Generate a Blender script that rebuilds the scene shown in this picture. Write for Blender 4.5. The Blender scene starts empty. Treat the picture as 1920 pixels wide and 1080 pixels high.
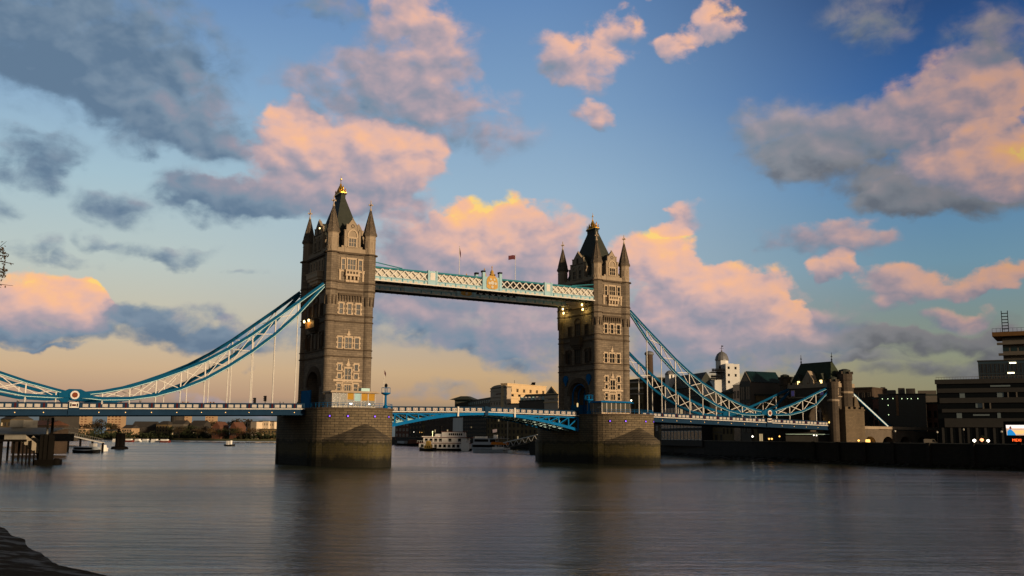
import bpy, bmesh, math, random
from mathutils import Vector, Matrix
random.seed(7)
R = math.radians
S = bpy.context.scene
C = S.collection

# ------------------------------------------------------------------ camera
CAM = Vector((-90.79, -244.22, 7.25)); YAW, PIT, ROLL, FPX = 0.53353, 0.15028, 0.007733, 1845.83
FW = Vector((math.sin(YAW)*math.cos(PIT), math.cos(YAW)*math.cos(PIT), math.sin(PIT)))
_rt = Vector((math.cos(YAW), -math.sin(YAW), 0)); _up = _rt.cross(FW)
RT = _rt*math.cos(ROLL)+_up*math.sin(ROLL); UP = _up*math.cos(ROLL)-_rt*math.sin(ROLL)
cd = bpy.data.cameras.new("camera"); cam = bpy.data.objects.new("camera", cd); C.objects.link(cam)
M = Matrix.Identity(4)
for i in range(3): M[i][0], M[i][1], M[i][2], M[i][3] = RT[i], UP[i], -FW[i], CAM[i]
cam.matrix_world = M
cd.sensor_width = 36; cd.lens = FPX/1920*36; cd.clip_start = 0.5; cd.clip_end = 40000
S.camera = cam
S.view_settings.view_transform = 'Standard'; S.view_settings.look = 'None'
S.view_settings.exposure = 0; S.view_settings.gamma = 1
try: S.view_settings.use_curve_mapping = False
except Exception: pass

# ------------------------------------------------------------------ sky and sun (dusk, sun low behind the camera on the right)
SUN_EL, SUN_AZ = 8.0, 166.0        # degrees; azimuth from +Y towards +X
SUND = Vector((math.sin(R(SUN_AZ))*math.cos(R(SUN_EL)), math.cos(R(SUN_AZ))*math.cos(R(SUN_EL)), math.sin(R(SUN_EL))))
def lin(c):
    return tuple(((v/255)/12.92 if v/255 <= .04045 else ((v/255+.055)/1.055)**2.4) for v in c)+(1,)
W = bpy.data.worlds.new("World"); S.world = W; W.use_nodes = True
nt = W.node_tree; nt.nodes.clear()
class G:                                           # small node helper
    def __init__(s, t): s.t = t
    def n(s, typ, **k):
        o = s.t.nodes.new(typ)
        for a, v in k.items(): setattr(o, a, v)
        return o
    def _in(s, sock, v):
        if hasattr(v, 'is_output'): s.t.links.new(v, sock)
        elif v is not None: sock.default_value = v
    def m(s, op, a, b=None, c=None, clamp=False):
        o = s.n('ShaderNodeMath', operation=op, use_clamp=clamp)
        s._in(o.inputs[0], a); s._in(o.inputs[1], b)
        if c is not None: s._in(o.inputs[2], c)
        return o.outputs[0]
    def v(s, op, a, b=None):
        o = s.n('ShaderNodeVectorMath', operation=op)
        s._in(o.inputs[0], a); s._in(o.inputs[1], b)
        return o.outputs['Value'] if op in ('DOT_PRODUCT', 'LENGTH') else o.outputs[0]
    def sm(s, x, a, b, c=0., d=1., interp='SMOOTHSTEP'):
        o = s.n('ShaderNodeMapRange', interpolation_type=interp)
        for i, q in enumerate((x, a, b, c, d)): s._in(o.inputs[i], q)
        return o.outputs[0]
    def ramp(s, x, stops):
        o = s.n('ShaderNodeValToRGB'); e = o.color_ramp.elements
        while len(e) < len(stops): e.new(.5)
        for i, (p, c) in enumerate(stops): e[i].position = p; e[i].color = c
        s._in(o.inputs[0], x); return o.outputs[0]
    def mix(s, f, a, b, typ='MIX'):
        o = s.n('ShaderNodeMix', data_type='RGBA', blend_type=typ)
        s._in(o.inputs[0], f); s._in(o.inputs[6], a); s._in(o.inputs[7], b); return o.outputs[2]
    def noise(s, vec, scale, detail=6., rough=.55, dist=0.):
        o = s.n('ShaderNodeTexNoise'); s._in(o.inputs['Vector'], vec)
        o.inputs['Scale'].default_value = scale; o.inputs['Detail'].default_value = detail
        o.inputs['Roughness'].default_value = rough; o.inputs['Distortion'].default_value = dist
        return o
# cloud masses: azimuth, elevation, half-width, half-height (degrees), weight, warmth of the light they catch
CLOUDS = [
    (5.68, 21.06, 10.2, 3.9, 1.0, 0.02), (10.1, 17.78, 5.38, 2.85, 0.95, 0.16), (3.68, 19.38, 5.21, 3.59, 0.7, 0.0), (11.92, 16.25, 2.58, 1.62, 0.6, 0.2),
    (18.8, 23.95, 2.64, 1.33, 0.75, 0.22), (3.05, 14.36, 4.23, 1.53, 0.4, 0.08), (5.08, 14.9, 2.63, 1.3, 0.45, 0.06), (3.91, 13.23, 2.0, 0.99, 0.5, 0.04),
    (2.75, 11.71, 1.11, 0.77, 0.5, 0.05), (8.07, 12.46, 2.89, 1.47, 0.68, 0.1), (11.77, 13.75, 2.4, 1.17, 0.5, 0.14), (14.14, 12.97, 3.93, 1.66, 0.85, 0.18),
    (4.17, 9.76, 2.13, 1.0, 0.58, 0.1), (6.54, 9.26, 1.47, 0.63, 0.5, 0.12), (10.84, 10.16, 3.13, 0.78, 0.6, 0.12), (15.06, 9.08, 1.47, 0.4, 0.6, 0.15),
    (7.52, 10.49, 1.8, 0.45, 0.4, 0.15), (24.61, 22.16, 4.33, 3.59, 0.75, 0.52), (22.12, 19.69, 7.07, 2.48, 0.7, 0.4), (26.95, 18.54, 5.03, 2.19, 0.6, 0.45),
    (30.5, 16.78, 2.87, 1.53, 0.32, 0.45), (24.23, 24.17, 3.26, 1.92, 0.4, 0.55), (17.09, 16.99, 2.89, 2.48, 1.0, 0.78), (19.75, 15.67, 6.55, 2.86, 1.0, 0.66),
    (23.66, 15.86, 3.35, 2.04, 0.9, 0.7), (16.79, 13.39, 5.7, 1.51, 0.9, 0.24), (22.3, 13.82, 4.19, 1.53, 0.7, 0.46), (28.8, 12.0, 3.72, 2.25, 1.05, 0.98),
    (25.49, 11.63, 4.56, 2.07, 0.8, 0.58), (27.41, 9.81, 7.35, 2.43, 0.85, 0.46), (32.13, 11.41, 3.54, 2.08, 0.85, 0.6), (28.08, 7.03, 9.03, 2.71, 0.85, 0.38),
    (30.6, 5.2, 5.22, 1.8, 0.75, 0.36), (39.33, 10.97, 2.94, 2.06, 1.05, 0.95), (40.07, 9.18, 4.11, 2.06, 0.9, 0.68), (42.94, 8.66, 3.69, 1.87, 0.95, 0.84),
    (42.0, 7.01, 7.04, 2.04, 1.0, 0.55), (46.0, 7.16, 1.37, 0.94, 1.0, 0.98), (44.04, 5.31, 7.23, 1.85, 0.85, 0.36), (39.24, 4.9, 4.42, 1.54, 0.6, 0.36),
    (48.43, 6.86, 2.86, 1.12, 0.7, 0.36), (40.9, 12.58, 2.06, 0.68, 0.55, 0.62), (48.67, 5.73, 6.93, 0.79, 0.65, 0.2), (34.52, 21.71, 3.44, 1.97, 0.75, 0.68),
    (36.96, 23.45, 1.81, 1.16, 0.7, 0.72), (40.21, 22.24, 2.2, 1.17, 0.8, 0.76), (42.85, 23.22, 1.82, 1.02, 0.85, 0.74), (35.48, 18.48, 1.65, 1.08, 0.75, 0.66),
    (35.32, 20.21, 2.16, 1.0, 0.35, 0.55), (46.77, 16.85, 4.31, 2.62, 0.9, 0.3), (49.06, 15.22, 6.44, 1.63, 1.0, 0.17), (51.42, 16.89, 3.78, 2.23, 0.9, 0.4),
    (55.58, 17.55, 4.16, 3.38, 0.95, 0.6), (58.01, 14.63, 4.81, 1.68, 1.1, 1.0), (58.07, 17.49, 2.85, 2.11, 0.9, 0.85), (55.34, 13.38, 6.48, 1.57, 1.0, 0.2),
    (52.61, 12.91, 3.98, 1.03, 0.8, 0.22), (57.62, 20.53, 3.77, 2.67, 0.65, 0.3), (51.17, 23.42, 3.54, 1.52, 0.6, 0.26), (51.96, 21.89, 2.22, 0.92, 0.35, 0.3),
    (48.88, 11.03, 3.83, 1.32, 0.95, 0.5), (48.96, 9.35, 1.59, 1.12, 0.85, 0.86), (52.39, 8.45, 2.58, 1.36, 0.85, 0.66), (56.86, 8.43, 3.4, 0.94, 0.9, 0.82),
    (55.74, 6.81, 2.01, 0.82, 0.75, 0.66), (52.07, 7.31, 1.82, 0.65, 0.4, 0.5), (53.05, 5.49, 6.25, 0.77, 0.8, 0.06), (49.75, 4.62, 4.04, 0.46, 0.7, 0.08),
    (54.28, 3.81, 4.95, 0.82, 0.8, 0.08), (57.17, 5.13, 2.51, 1.55, 0.75, 0.12), (4.34, 7.48, 2.68, 1.37, 1.05, 0.94), (6.31, 6.83, 1.51, 1.27, 1.0, 0.92),
    (4.94, 6.12, 3.98, 1.5, 0.95, 0.62), (4.78, 4.91, 3.95, 0.81, 0.9, 0.1), (11.37, 5.88, 4.98, 1.64, 1.0, 0.08), (15.1, 5.19, 4.2, 1.2, 0.8, 0.1),
    (5.34, 4.24, 2.13, 0.25, 0.7, 0.06), (8.87, 6.4, 2.42, 0.84, 0.5, 0.1), (14.69, 1.86, 5.42, 0.53, 0.45, 0.4), (26.61, 2.33, 4.47, 0.62, 0.3, 0.2),
    (31.85, 3.67, 3.12, 0.76, 0.45, 0.2), (23.74, 6.96, 3.1, 1.38, 0.4, 0.4), (33.39, 9.86, 4.22, 2.08, 0.6, 0.5),
]
def cloud_group():
    t = bpy.data.node_groups.new("cloud_field", 'ShaderNodeTree')
    t.interface.new_socket("P", in_out='INPUT', socket_type='NodeSocketVector')
    for o in ("D", "Warm", "Height"): t.interface.new_socket(o, in_out='OUTPUT', socket_type='NodeSocketFloat')
    g = G(t); gi = g.n('NodeGroupInput'); go = g.n('NodeGroupOutput'); p = gi.outputs[0]
    q = g.v('MULTIPLY', p, (1, 1.4, 1))
    w = g.noise(q, .16, 3., .5).outputs['Color']
    w = g.v('MULTIPLY', g.v('SUBTRACT', w, (.5, .5, .5)), (5, 3.6, 0))
    w2 = g.noise(q, .6, 4., .5).outputs['Color']
    w2 = g.v('MULTIPLY', g.v('SUBTRACT', w2, (.5, .5, .5)), (2.2, 1.7, 0))
    pw = g.v('ADD', g.v('ADD', p, w), w2)
    A = 0.; B = 0.; H = 0.
    for a, e, ra, re, amp, warm in CLOUDS:
        mp = g.n('ShaderNodeMapping', vector_type='POINT')
        mp.inputs['Scale'].default_value = (1/ra, 1/re, 0); mp.inputs['Location'].default_value = (-a/ra, -e/re, 0)
        g._in(mp.inputs['Vector'], pw)
        f = g.m('MULTIPLY', g.m('SUBTRACT', 1., g.v('DOT_PRODUCT', mp.outputs[0], mp.outputs[0]), clamp=True), amp)
        A = g.m('ADD', f, A); B = g.m('MULTIPLY_ADD', f, warm, B)
        H = g.m('MULTIPLY_ADD', f, g.v('DOT_PRODUCT', mp.outputs[0], (.35, .94, 0)), H)
        ch = g.n('ShaderNodeVectorMath', operation='MULTIPLY_ADD')      # keeps the evaluation one cloud at a time
        g._in(ch.inputs[0], H); ch.inputs[1].default_value = (1e-7, 1e-7, 0); g._in(ch.inputs[2], pw); pw = ch.outputs[0]
    n = g.noise(q, .44, 9., .57, .25).outputs[0]
    nr = g.noise(q, .5, 3., .5, .2).outputs[0]; n2 = g.noise(g.v('ADD', q, (.4, .85, 0)), .5, 3., .5, .2).outputs[0]
    k = g.m('MULTIPLY_ADD', A, 2.4, .04, clamp=True)
    d = g.m('MULTIPLY_ADD', g.m('MULTIPLY', g.m('SUBTRACT', n, .5), 1.9), k, g.m('MINIMUM', A, 1.1))
    t.links.new(d, go.inputs[0]); Ae = g.m('ADD', A, .03)
    t.links.new(g.m('DIVIDE', B, Ae), go.inputs[1])
    t.links.new(g.m('ADD', g.m('MULTIPLY', g.m('DIVIDE', H, Ae), .8), g.m('MULTIPLY', g.m('SUBTRACT', nr, n2), 1.7)), go.inputs[2])
    return t
CG = cloud_group()
g = G(nt)
dirv = g.v('NORMALIZE', g.n('ShaderNodeTexCoord').outputs['Generated'])
sx = g.n('ShaderNodeSeparateXYZ'); nt.links.new(dirv, sx.inputs[0])
az = g.m('MULTIPLY', g.m('ARCTAN2', sx.outputs[0], sx.outputs[1]), 180/math.pi)
el = g.m('MULTIPLY', g.m('ARCSINE', sx.outputs[2]), 180/math.pi)
pc = g.n('ShaderNodeCombineXYZ'); nt.links.new(az, pc.inputs[0]); nt.links.new(el, pc.inputs[1]); P_ = pc.outputs[0]
c1 = g.n('ShaderNodeGroup', node_tree=CG); nt.links.new(P_, c1.inputs[0])
D1, WM, HT = c1.outputs
t30 = g.m('DIVIDE', el, 60., clamp=True)
def rmp(st): return g.ramp(t30, [(e/60, lin(c)) for e, c in st]+[(.56, lin((74, 78, 74)))])  # last stop: overhead sky darkened, out of view, to lessen ambient light
skyL = rmp([(0, (82, 94, 100)), (1.0, (98, 108, 114)), (2.1, (184, 150, 128)), (3.6, (208, 176, 142)), (6.5, (202, 194, 174)), (9.5, (190, 202, 198)), (14, (168, 197, 211)), (19, (136, 172, 207)), (26, (92, 132, 186))])
skyM = rmp([(0, (86, 96, 98)), (1.0, (110, 112, 110)), (2.1, (188, 154, 118)), (3.6, (202, 170, 132)), (6.5, (174, 170, 168)), (9.5, (170, 188, 200)), (14, (155, 184, 208)), (19, (128, 163, 200)), (26, (96, 135, 186))])
skyR = rmp([(0, (92, 94, 88)), (1.0, (112, 112, 98)), (2.6, (142, 138, 110)), (4.2, (140, 144, 122)), (6.5, (124, 142, 140)), (9.5, (108, 146, 168)), (14, (82, 130, 175)), (19, (42, 92, 155)), (26, (16, 46, 98))])
sky = g.mix(g.sm(az, 8., 33.), skyL, skyM); sky = g.mix(g.sm(az, 31., 56.), sky, skyR)
sky = g.mix(g.sm(g.m('ABSOLUTE', g.m('SUBTRACT', az, 30.)), 38., 75., 0., .72), sky, (.045, .05, .055, 1))     # sky darkened outside the view to cut fill light on north faces
nish = g.n('ShaderNodeTexSky', sky_type='NISHITA'); nish.sun_disc = False
nish.sun_elevation = R(SUN_EL); nish.sun_rotation = R(SUN_AZ); nish.altitude = 20
nish.air_density = 1.2; nish.dust_density = 1.5
nl = g.n('ShaderNodeVectorMath', operation='SCALE'); nt.links.new(nish.outputs[0], nl.inputs[0]); nl.inputs[3].default_value = .09
sky = g.mix(.10, sky, nl.outputs[0])
s_ = g.m('ADD', g.m('MULTIPLY', WM, g.m('ADD', .80, g.m('MULTIPLY', HT, .30))), g.m('MULTIPLY', HT, .20))
ccol = g.ramp(s_, [(0, lin((96, 120, 145))), (.12, lin((120, 140, 160))), (.28, lin((148, 147, 162))), (.44, lin((184, 163, 169))), (.62, lin((226, 182, 168))), (.80, lin((246, 188, 154))), (.95, lin((255, 196, 134))), (1, lin((255, 212, 122)))])
dim = g.m('SUBTRACT', 1., g.m('MULTIPLY', g.sm(az, 40., 60.), .34))
dv = g.n('ShaderNodeVectorMath', operation='SCALE'); rgb = g.n('ShaderNodeRGBToBW'); nt.links.new(ccol, rgb.inputs[0])
grey = g.n('ShaderNodeCombineXYZ')
for i_, k_ in enumerate((1.07, .98, .96)): nt.links.new(g.m('MULTIPLY', rgb.outputs[0], k_), grey.inputs[i_])
ccol = g.mix(g.m('MULTIPLY', g.sm(az, 26., 46.), g.sm(WM, .45, .1, 0., .75)), ccol, grey.outputs[0])
nt.links.new(ccol, dv.inputs[0]); nt.links.new(dim, dv.inputs[3])
alpha = g.m('MULTIPLY', g.m('POWER', g.sm(D1, g.sm(WM, .2, .8, .04, .12), g.sm(WM, .2, .8, .96, .62)), .9), .96)
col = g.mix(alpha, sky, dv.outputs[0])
# the glow of the set sun behind the camera
glow = g.m('POWER', g.m('MAXIMUM', g.v('DOT_PRODUCT', dirv, tuple(SUND)), 0.), 3.)
gv = g.n('ShaderNodeVectorMath', operation='SCALE'); gv.inputs[0].default_value = (1.0, .55, .24); nt.links.new(g.m('MULTIPLY', glow, .15), gv.inputs[3])
col = g.mix(1., col, gv.outputs[0], 'ADD')
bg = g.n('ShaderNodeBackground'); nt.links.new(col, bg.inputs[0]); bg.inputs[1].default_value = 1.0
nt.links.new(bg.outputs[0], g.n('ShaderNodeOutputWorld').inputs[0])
W.cycles.sampling_method = 'MANUAL'; W.cycles.sample_map_resolution = 256
sl = bpy.data.lights.new("sun", 'SUN'); sl.energy = 4.5; sl.angle = R(3); sl.color = (1, .74, .47)
so = bpy.data.objects.new("sun", sl); C.objects.link(so); so.rotation_euler = SUND.to_track_quat('Z', 'Y').to_euler()

# ------------------------------------------------------------------ helpers
def ray(px, py): return FW + RT*((px-960)/FPX) - UP*((py-540)/FPX)
def at(px, py, X=None, Y=None, Z=None, D=None):
    r = ray(px, py)
    t = (X-CAM.x)/r.x if X is not None else (Y-CAM.y)/r.y if Y is not None else (Z-CAM.z)/r.z if Z is not None else D
    return CAM + r*t
def zat(py, x, y):            # height on the vertical line through (x, y) that is seen at image row py
    k = (540-py)/FPX; d = Vector((x-CAM.x, y-CAM.y, 0))
    return CAM.z + (k*d.dot(FW)-d.dot(UP))/(UP.z-k*FW.z)
def empty(name, label=None, cat=None, group=None, loc=(0, 0, 0), rz=0, kind=None):
    o = bpy.data.objects.new(name, None); C.objects.link(o); o.location = loc; o.rotation_euler = (0, 0, rz)
    o.empty_display_size = .5
    return tag(o, label, cat, group, kind)
def tag(o, label=None, cat=None, group=None, kind=None):
    if label: o['label'] = label
    if cat: o['category'] = cat
    if group: o['group'] = group
    if kind: o['kind'] = kind
    return o
class MB:
    def __init__(s): s.v = []; s.f = []; s.m = []
    def add(s, vs, fs, m=0):
        b = len(s.v); s.v += [tuple(v) for v in vs]
        for f in fs: s.f.append([b+i for i in f]); s.m.append(m)
        return s
    def box(s, x0, x1, y0, y1, z0, z1, m=0):
        return s.add([(x, y, z) for z in (z0, z1) for x, y in ((x0, y0), (x1, y0), (x1, y1), (x0, y1))],
                     [(3, 2, 1, 0), (4, 5, 6, 7), (0, 1, 5, 4), (1, 2, 6, 5), (2, 3, 7, 6), (3, 0, 4, 7)], m)
    def bar(s, p, q, w, h, m=0, up=(0, 0, 1)):   # rectangular beam p->q, w sideways, h along up
        p, q = Vector(p), Vector(q); d = q-p
        if d.length < 1e-6: return s
        d.normalize(); u = Vector(up)
        if abs(d.dot(u)) > .98: u = Vector((0, 1, 0))
        a = d.cross(u).normalized(); b = a.cross(d)
        c = [a*(i*w/2)+b*(j*h/2) for i, j in ((-1, -1), (1, -1), (1, 1), (-1, 1))]
        return s.add([p+x for x in c]+[q+x for x in c], [(3, 2, 1, 0), (4, 5, 6, 7), (0, 1, 5, 4), (1, 2, 6, 5), (2, 3, 7, 6), (3, 0, 4, 7)], m)
    def tube(s, p, q, r0, r1=None, n=8, m=0):
        p, q = Vector(p), Vector(q); r1 = r0 if r1 is None else r1; d = (q-p).normalized()
        u = Vector((0, 0, 1)) if abs(d.z) < .9 else Vector((1, 0, 0)); a = d.cross(u).normalized(); b = a.cross(d)
        vs = []
        for c, r in ((p, r0), (q, r1)):
            for i in range(n): t = 2*math.pi*i/n; vs.append(c+a*(r*math.cos(t))+b*(r*math.sin(t)))
        fs = [(i, i+n, (i+1) % n+n, (i+1) % n) for i in range(n)]+[tuple(range(n)), tuple(range(2*n-1, n-1, -1))]
        return s.add(vs, fs, m)
    def lathe(s, prof, cx=0, cy=0, cz=0, n=12, m=0, ph=0.):
        vs = []; fs = []
        for r, z in prof:
            for i in range(n): t = 2*math.pi*(i+ph)/n; vs.append((cx+r*math.cos(t), cy+r*math.sin(t), cz+z))
        for k in range(len(prof)-1):
            for i in range(n): fs.append((k*n+i, k*n+(i+1) % n, (k+1)*n+(i+1) % n, (k+1)*n+i))
        fs.append(tuple(range(n-1, -1, -1))); k = (len(prof)-1)*n; fs.append(tuple(range(k, k+n)))
        return s.add(vs, fs, m)
    def prism(s, pts, vec, m=0):                 # polygon (3d points) swept along vec
        n = len(pts); v = Vector(vec); vs = [Vector(p) for p in pts]; vs = vs+[p+v for p in vs]
        fs = [tuple(range(n-1, -1, -1)), tuple(range(n, 2*n))]+[(i, (i+1) % n, (i+1) % n+n, i+n) for i in range(n)]
        return s.add(vs, fs, m)
    def hip(s, x0, x1, y0, y1, z0, X0, X1, Y0, Y1, z1, m=0):
        return s.add([(x0, y0, z0), (x1, y0, z0), (x1, y1, z0), (x0, y1, z0), (X0, Y0, z1), (X1, Y0, z1), (X1, Y1, z1), (X0, Y1, z1)],
                     [(3, 2, 1, 0), (4, 5, 6, 7), (0, 1, 5, 4), (1, 2, 6, 5), (2, 3, 7, 6), (3, 0, 4, 7)], m)
    def build(s, name, mats, parent=None, smooth=False, recalc=True):
        me = bpy.data.meshes.new(name); me.from_pydata(s.v, [], s.f)
        mats = mats if isinstance(mats, (list, tuple)) else [mats]
        for q in mats: me.materials.append(q)
        me.polygons.foreach_set('material_index', s.m)
        if recalc:
            bm = bmesh.new(); bm.from_mesh(me); bmesh.ops.recalc_face_normals(bm, faces=bm.faces); bm.to_mesh(me); bm.free()
        if smooth: me.polygons.foreach_set('use_smooth', [True]*len(me.polygons))
        me.update()
        o = bpy.data.objects.new(name, me); C.objects.link(o); o.parent = parent
        return o
def copy_tree(o, parent=None):
    c = o.copy(); C.objects.link(c)
    if parent: c.parent = parent
    for ch in list(o.children): copy_tree(ch, c)
    return c

# ------------------------------------------------------------------ materials
def mat(name, col, rough=.75, var=.25, scale=.6, metal=0., bump=0., streak=False, emit=None, es=1., spec=.06):
    m = bpy.data.materials.new(name); m.use_nodes = True; t = m.node_tree; g = G(t); b = t.nodes['Principled BSDF']
    geo = g.n('ShaderNodeNewGeometry').outputs['Position']
    v = g.v('MULTIPLY', geo, (1, 1, .25 if streak else 1))
    n = g.noise(v, scale, 6., .6).outputs[0]
    n2 = g.noise(v, scale*7, 3., .6).outputs[0]
    f = g.m('ADD', g.m('MULTIPLY', g.m('SUBTRACT', n, .5), 2.2*var), g.m('MULTIPLY', g.m('SUBTRACT', n2, .5), var))
    sc = g.n('ShaderNodeVectorMath', operation='SCALE'); sc.inputs[0].default_value = col[:3]; t.links.new(g.m('ADD', f, 1.), sc.inputs[3])
    t.links.new(sc.outputs[0], b.inputs['Base Color'])
    b.inputs['Roughness'].default_value = rough; b.inputs['Metallic'].default_value = metal
    b.inputs['Specular IOR Level'].default_value = spec
    if bump:
        bp = g.n('ShaderNodeBump'); bp.inputs['Strength'].default_value = bump; t.links.new(n2, bp.inputs['Height']); t.links.new(bp.outputs[0], b.inputs['Normal'])
    if emit: b.inputs['Emission Color'].default_value = tuple(emit)+(1,); b.inputs['Emission Strength'].default_value = es
    return m
def stone(name, c1, c2, mortar, bw, bh, tide=None, rough=.85, msize=.03, blot=.35, soot=0.):
    m = bpy.data.materials.new(name); m.use_nodes = True; t = m.node_tree; g = G(t); b = t.nodes['Principled BSDF']
    ge = g.n('ShaderNodeNewGeometry'); pos = ge.outputs['Position']
    sp = g.n('ShaderNodeSeparateXYZ'); t.links.new(pos, sp.inputs[0]); sn = g.n('ShaderNodeSeparateXYZ'); t.links.new(ge.outputs['True Normal'], sn.inputs[0])
    ay = g.m('GREATER_THAN', g.m('ABSOLUTE', sn.outputs[1]), .64); ax = g.m('SUBTRACT', 1., ay)
    u = g.m('ADD', g.m('MULTIPLY', sp.outputs[0], ay), g.m('MULTIPLY', sp.outputs[1], ax))
    cb = g.n('ShaderNodeCombineXYZ'); t.links.new(u, cb.inputs[0]); t.links.new(sp.outputs[2], cb.inputs[1])
    br = g.n('ShaderNodeTexBrick'); t.links.new(cb.outputs[0], br.inputs['Vector'])
    br.inputs['Color1'].default_value = c1+(1,); br.inputs['Color2'].default_value = c2+(1,); br.inputs['Mortar'].default_value = mortar+(1,)
    br.inputs['Scale'].default_value = 1; br.inputs['Brick Width'].default_value = bw; br.inputs['Row Height'].default_value = bh
    br.inputs['Mortar Size'].default_value = msize; br.inputs['Mortar Smooth'].default_value = .3
    n = g.noise(g.v('MULTIPLY', pos, (1, 1, .35)), .35, 7., .62).outputs[0]
    n2 = g.noise(pos, 1.6, 5., .6).outputs[0]
    f = g.m('ADD', 1., g.m('ADD', g.m('MULTIPLY', g.m('SUBTRACT', n, .5), 2.6*blot), g.m('MULTIPLY', g.m('SUBTRACT', n2, .5), blot)))
    sc = g.n('ShaderNodeVectorMath', operation='SCALE'); t.links.new(br.outputs[0], sc.inputs[0]); t.links.new(f, sc.inputs[3])
    col = sc.outputs[0]
    if tide:
        zz = g.m('ADD', sp.outputs[2], g.m('ADD', g.m('MULTIPLY', g.m('SUBTRACT', n, .5), 3.4), g.m('MULTIPLY', g.m('SUBTRACT', n2, .5), 1.5)))
        alg = g.sm(zz, tide[0]-.35, tide[0]+.35, 1., 0.)
        wet = g.sm(zz, tide[1]-.9, tide[1]+.9, 1., 0.)
        col = g.mix(g.m('MULTIPLY', alg, g.sm(n2, .3, .6, .4, 1.)), col, (.075, .06, .02, 1))
        band = g.m('MULTIPLY', g.sm(zz, tide[0]-.75, tide[0]-.3), g.sm(zz, tide[0]-.1, tide[0]+.5, 1., 0.))
        col = g.mix(g.m('MULTIPLY', band, .7), col, (.025, .024, .014, 1))
        col = g.mix(g.m('MULTIPLY', wet, .93), col, (.010, .010, .006, 1))
    t.links.new(col, b.inputs['Base Color']); b.inputs['Roughness'].default_value = rough; b.inputs['Specular IOR Level'].default_value = .25
    bp = g.n('ShaderNodeBump'); bp.inputs['Strength'].default_value = .5; bp.inputs['Distance'].default_value = .12
    t.links.new(g.m('ADD', br.outputs['Fac'], g.m('MULTIPLY', n2, -.6)), bp.inputs['Height']); bp.invert = True
    t.links.new(bp.outputs[0], b.inputs['Normal'])
    return m
def glow_mat(name, col, es): 
    m = bpy.data.materials.new(name); m.use_nodes = True; b = m.node_tree.nodes['Principled BSDF']
    b.inputs['Base Color'].default_value = col+(1,); b.inputs['Emission Color'].default_value = col+(1,); b.inputs['Emission Strength'].default_value = es
    return m
K = {}
K['granite'] = stone('tower_stone', (.190, .150, .108), (.132, .104, .076), (.066, .052, .039), 1.5, .55, blot=.30)
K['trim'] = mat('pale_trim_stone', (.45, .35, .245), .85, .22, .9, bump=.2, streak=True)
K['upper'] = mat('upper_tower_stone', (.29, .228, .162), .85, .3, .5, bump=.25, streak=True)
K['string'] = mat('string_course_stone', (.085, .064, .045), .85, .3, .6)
K['pier'] = stone('pier_granite', (.150, .115, .070), (.105, .082, .050), (.040, .032, .022), 1.7, .62, tide=(6.0, 2.6), blot=.45, msize=.07)
K['cutwater'] = stone('cutwater_granite', (.118, .093, .060), (.084, .067, .044), (.026, .022, .016), 1.9, .62, tide=(5.7, 2.4), blot=.45, msize=.075)
K['slate'] = mat('roof_slate', (.040, .044, .036), .6, .3, 1.2, bump=.3)
K['spire'] = stone('spire_tiles', (.15, .115, .08), (.10, .078, .056), (.05, .042, .034), .5, .38, blot=.3, msize=.04)
K['gold'] = mat('gilding', (.72, .40, .06), .32, .2, 2, metal=.85)
K['glass'] = mat('dark_window_glass', (.004, .0045, .005), .3, .3, .8, spec=.10)
K['glass2'] = mat('greenish_window_glass', (.03, .032, .024), .3, .4, .8, spec=.3)
K['blue'] = mat('bridge_blue_paint', (.003, .115, .30), .85, .22, .5, streak=True)
K['chainblue'] = mat('chain_blue_paint', (.003, .068, .150), .85, .25, .5)
K['pale'] = mat('pale_green_paint', (.42, .62, .60), .85, .18, .6)
K['white'] = mat('white_paint', (.60, .57, .52), .6, .18, .6)
K['panel'] = mat('dull_white_panel', (.40, .37, .34), .7, .2, .6)
K['navy'] = mat('deck_navy_paint', (.010, .030, .062), .85, .25, .5)
K['red'] = mat('red_paint', (.055, .010, .012), .85, .2, 1)
K['wpale'] = mat('walkway_pale_blue', (.30, .47, .52), .85, .2, .7)
K['wteal'] = mat('walkway_teal', (.03, .16, .20), .85, .2, .7)
K['cream'] = mat('walkway_cream_glazing', (.50, .47, .40), .6, .2, .5)
K['under'] = mat('dark_underside_steel', (.025, .03, .028), .7, .3, .5)
K['officeglass'] = mat('office_glass', (.0035, .0045, .005), .3, .3, .8, spec=.12)
K['granite2'] = stone('gatehouse_stone', (.066, .050, .036), (.052, .040, .029), (.027, .021, .016), 1.3, .5, blot=.4)
K['asphalt'] = mat('asphalt', (.05, .05, .05), .9, .25, .5)
K['black'] = mat('black_iron', (.006, .006, .007), .6, .2, 1)
K['dark'] = mat('dark_interior', (.010, .009, .008), .9, .1, 1)
K['lampw'] = glow_mat('warm_floodlight', (1, .72, .30), 6.)
K['lampo'] = glow_mat('orange_deck_light', (1, .62, .2), .5)
K['purple'] = glow_mat('purple_pier_light', (.25, .10, 1.0), 1.2)
K['lampc'] = glow_mat('white_street_light', (1, .86, .62), 5.)
K['crest'] = mat('faded_gilding', (.46, .27, .07), .5, .35, 1.5)
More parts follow.
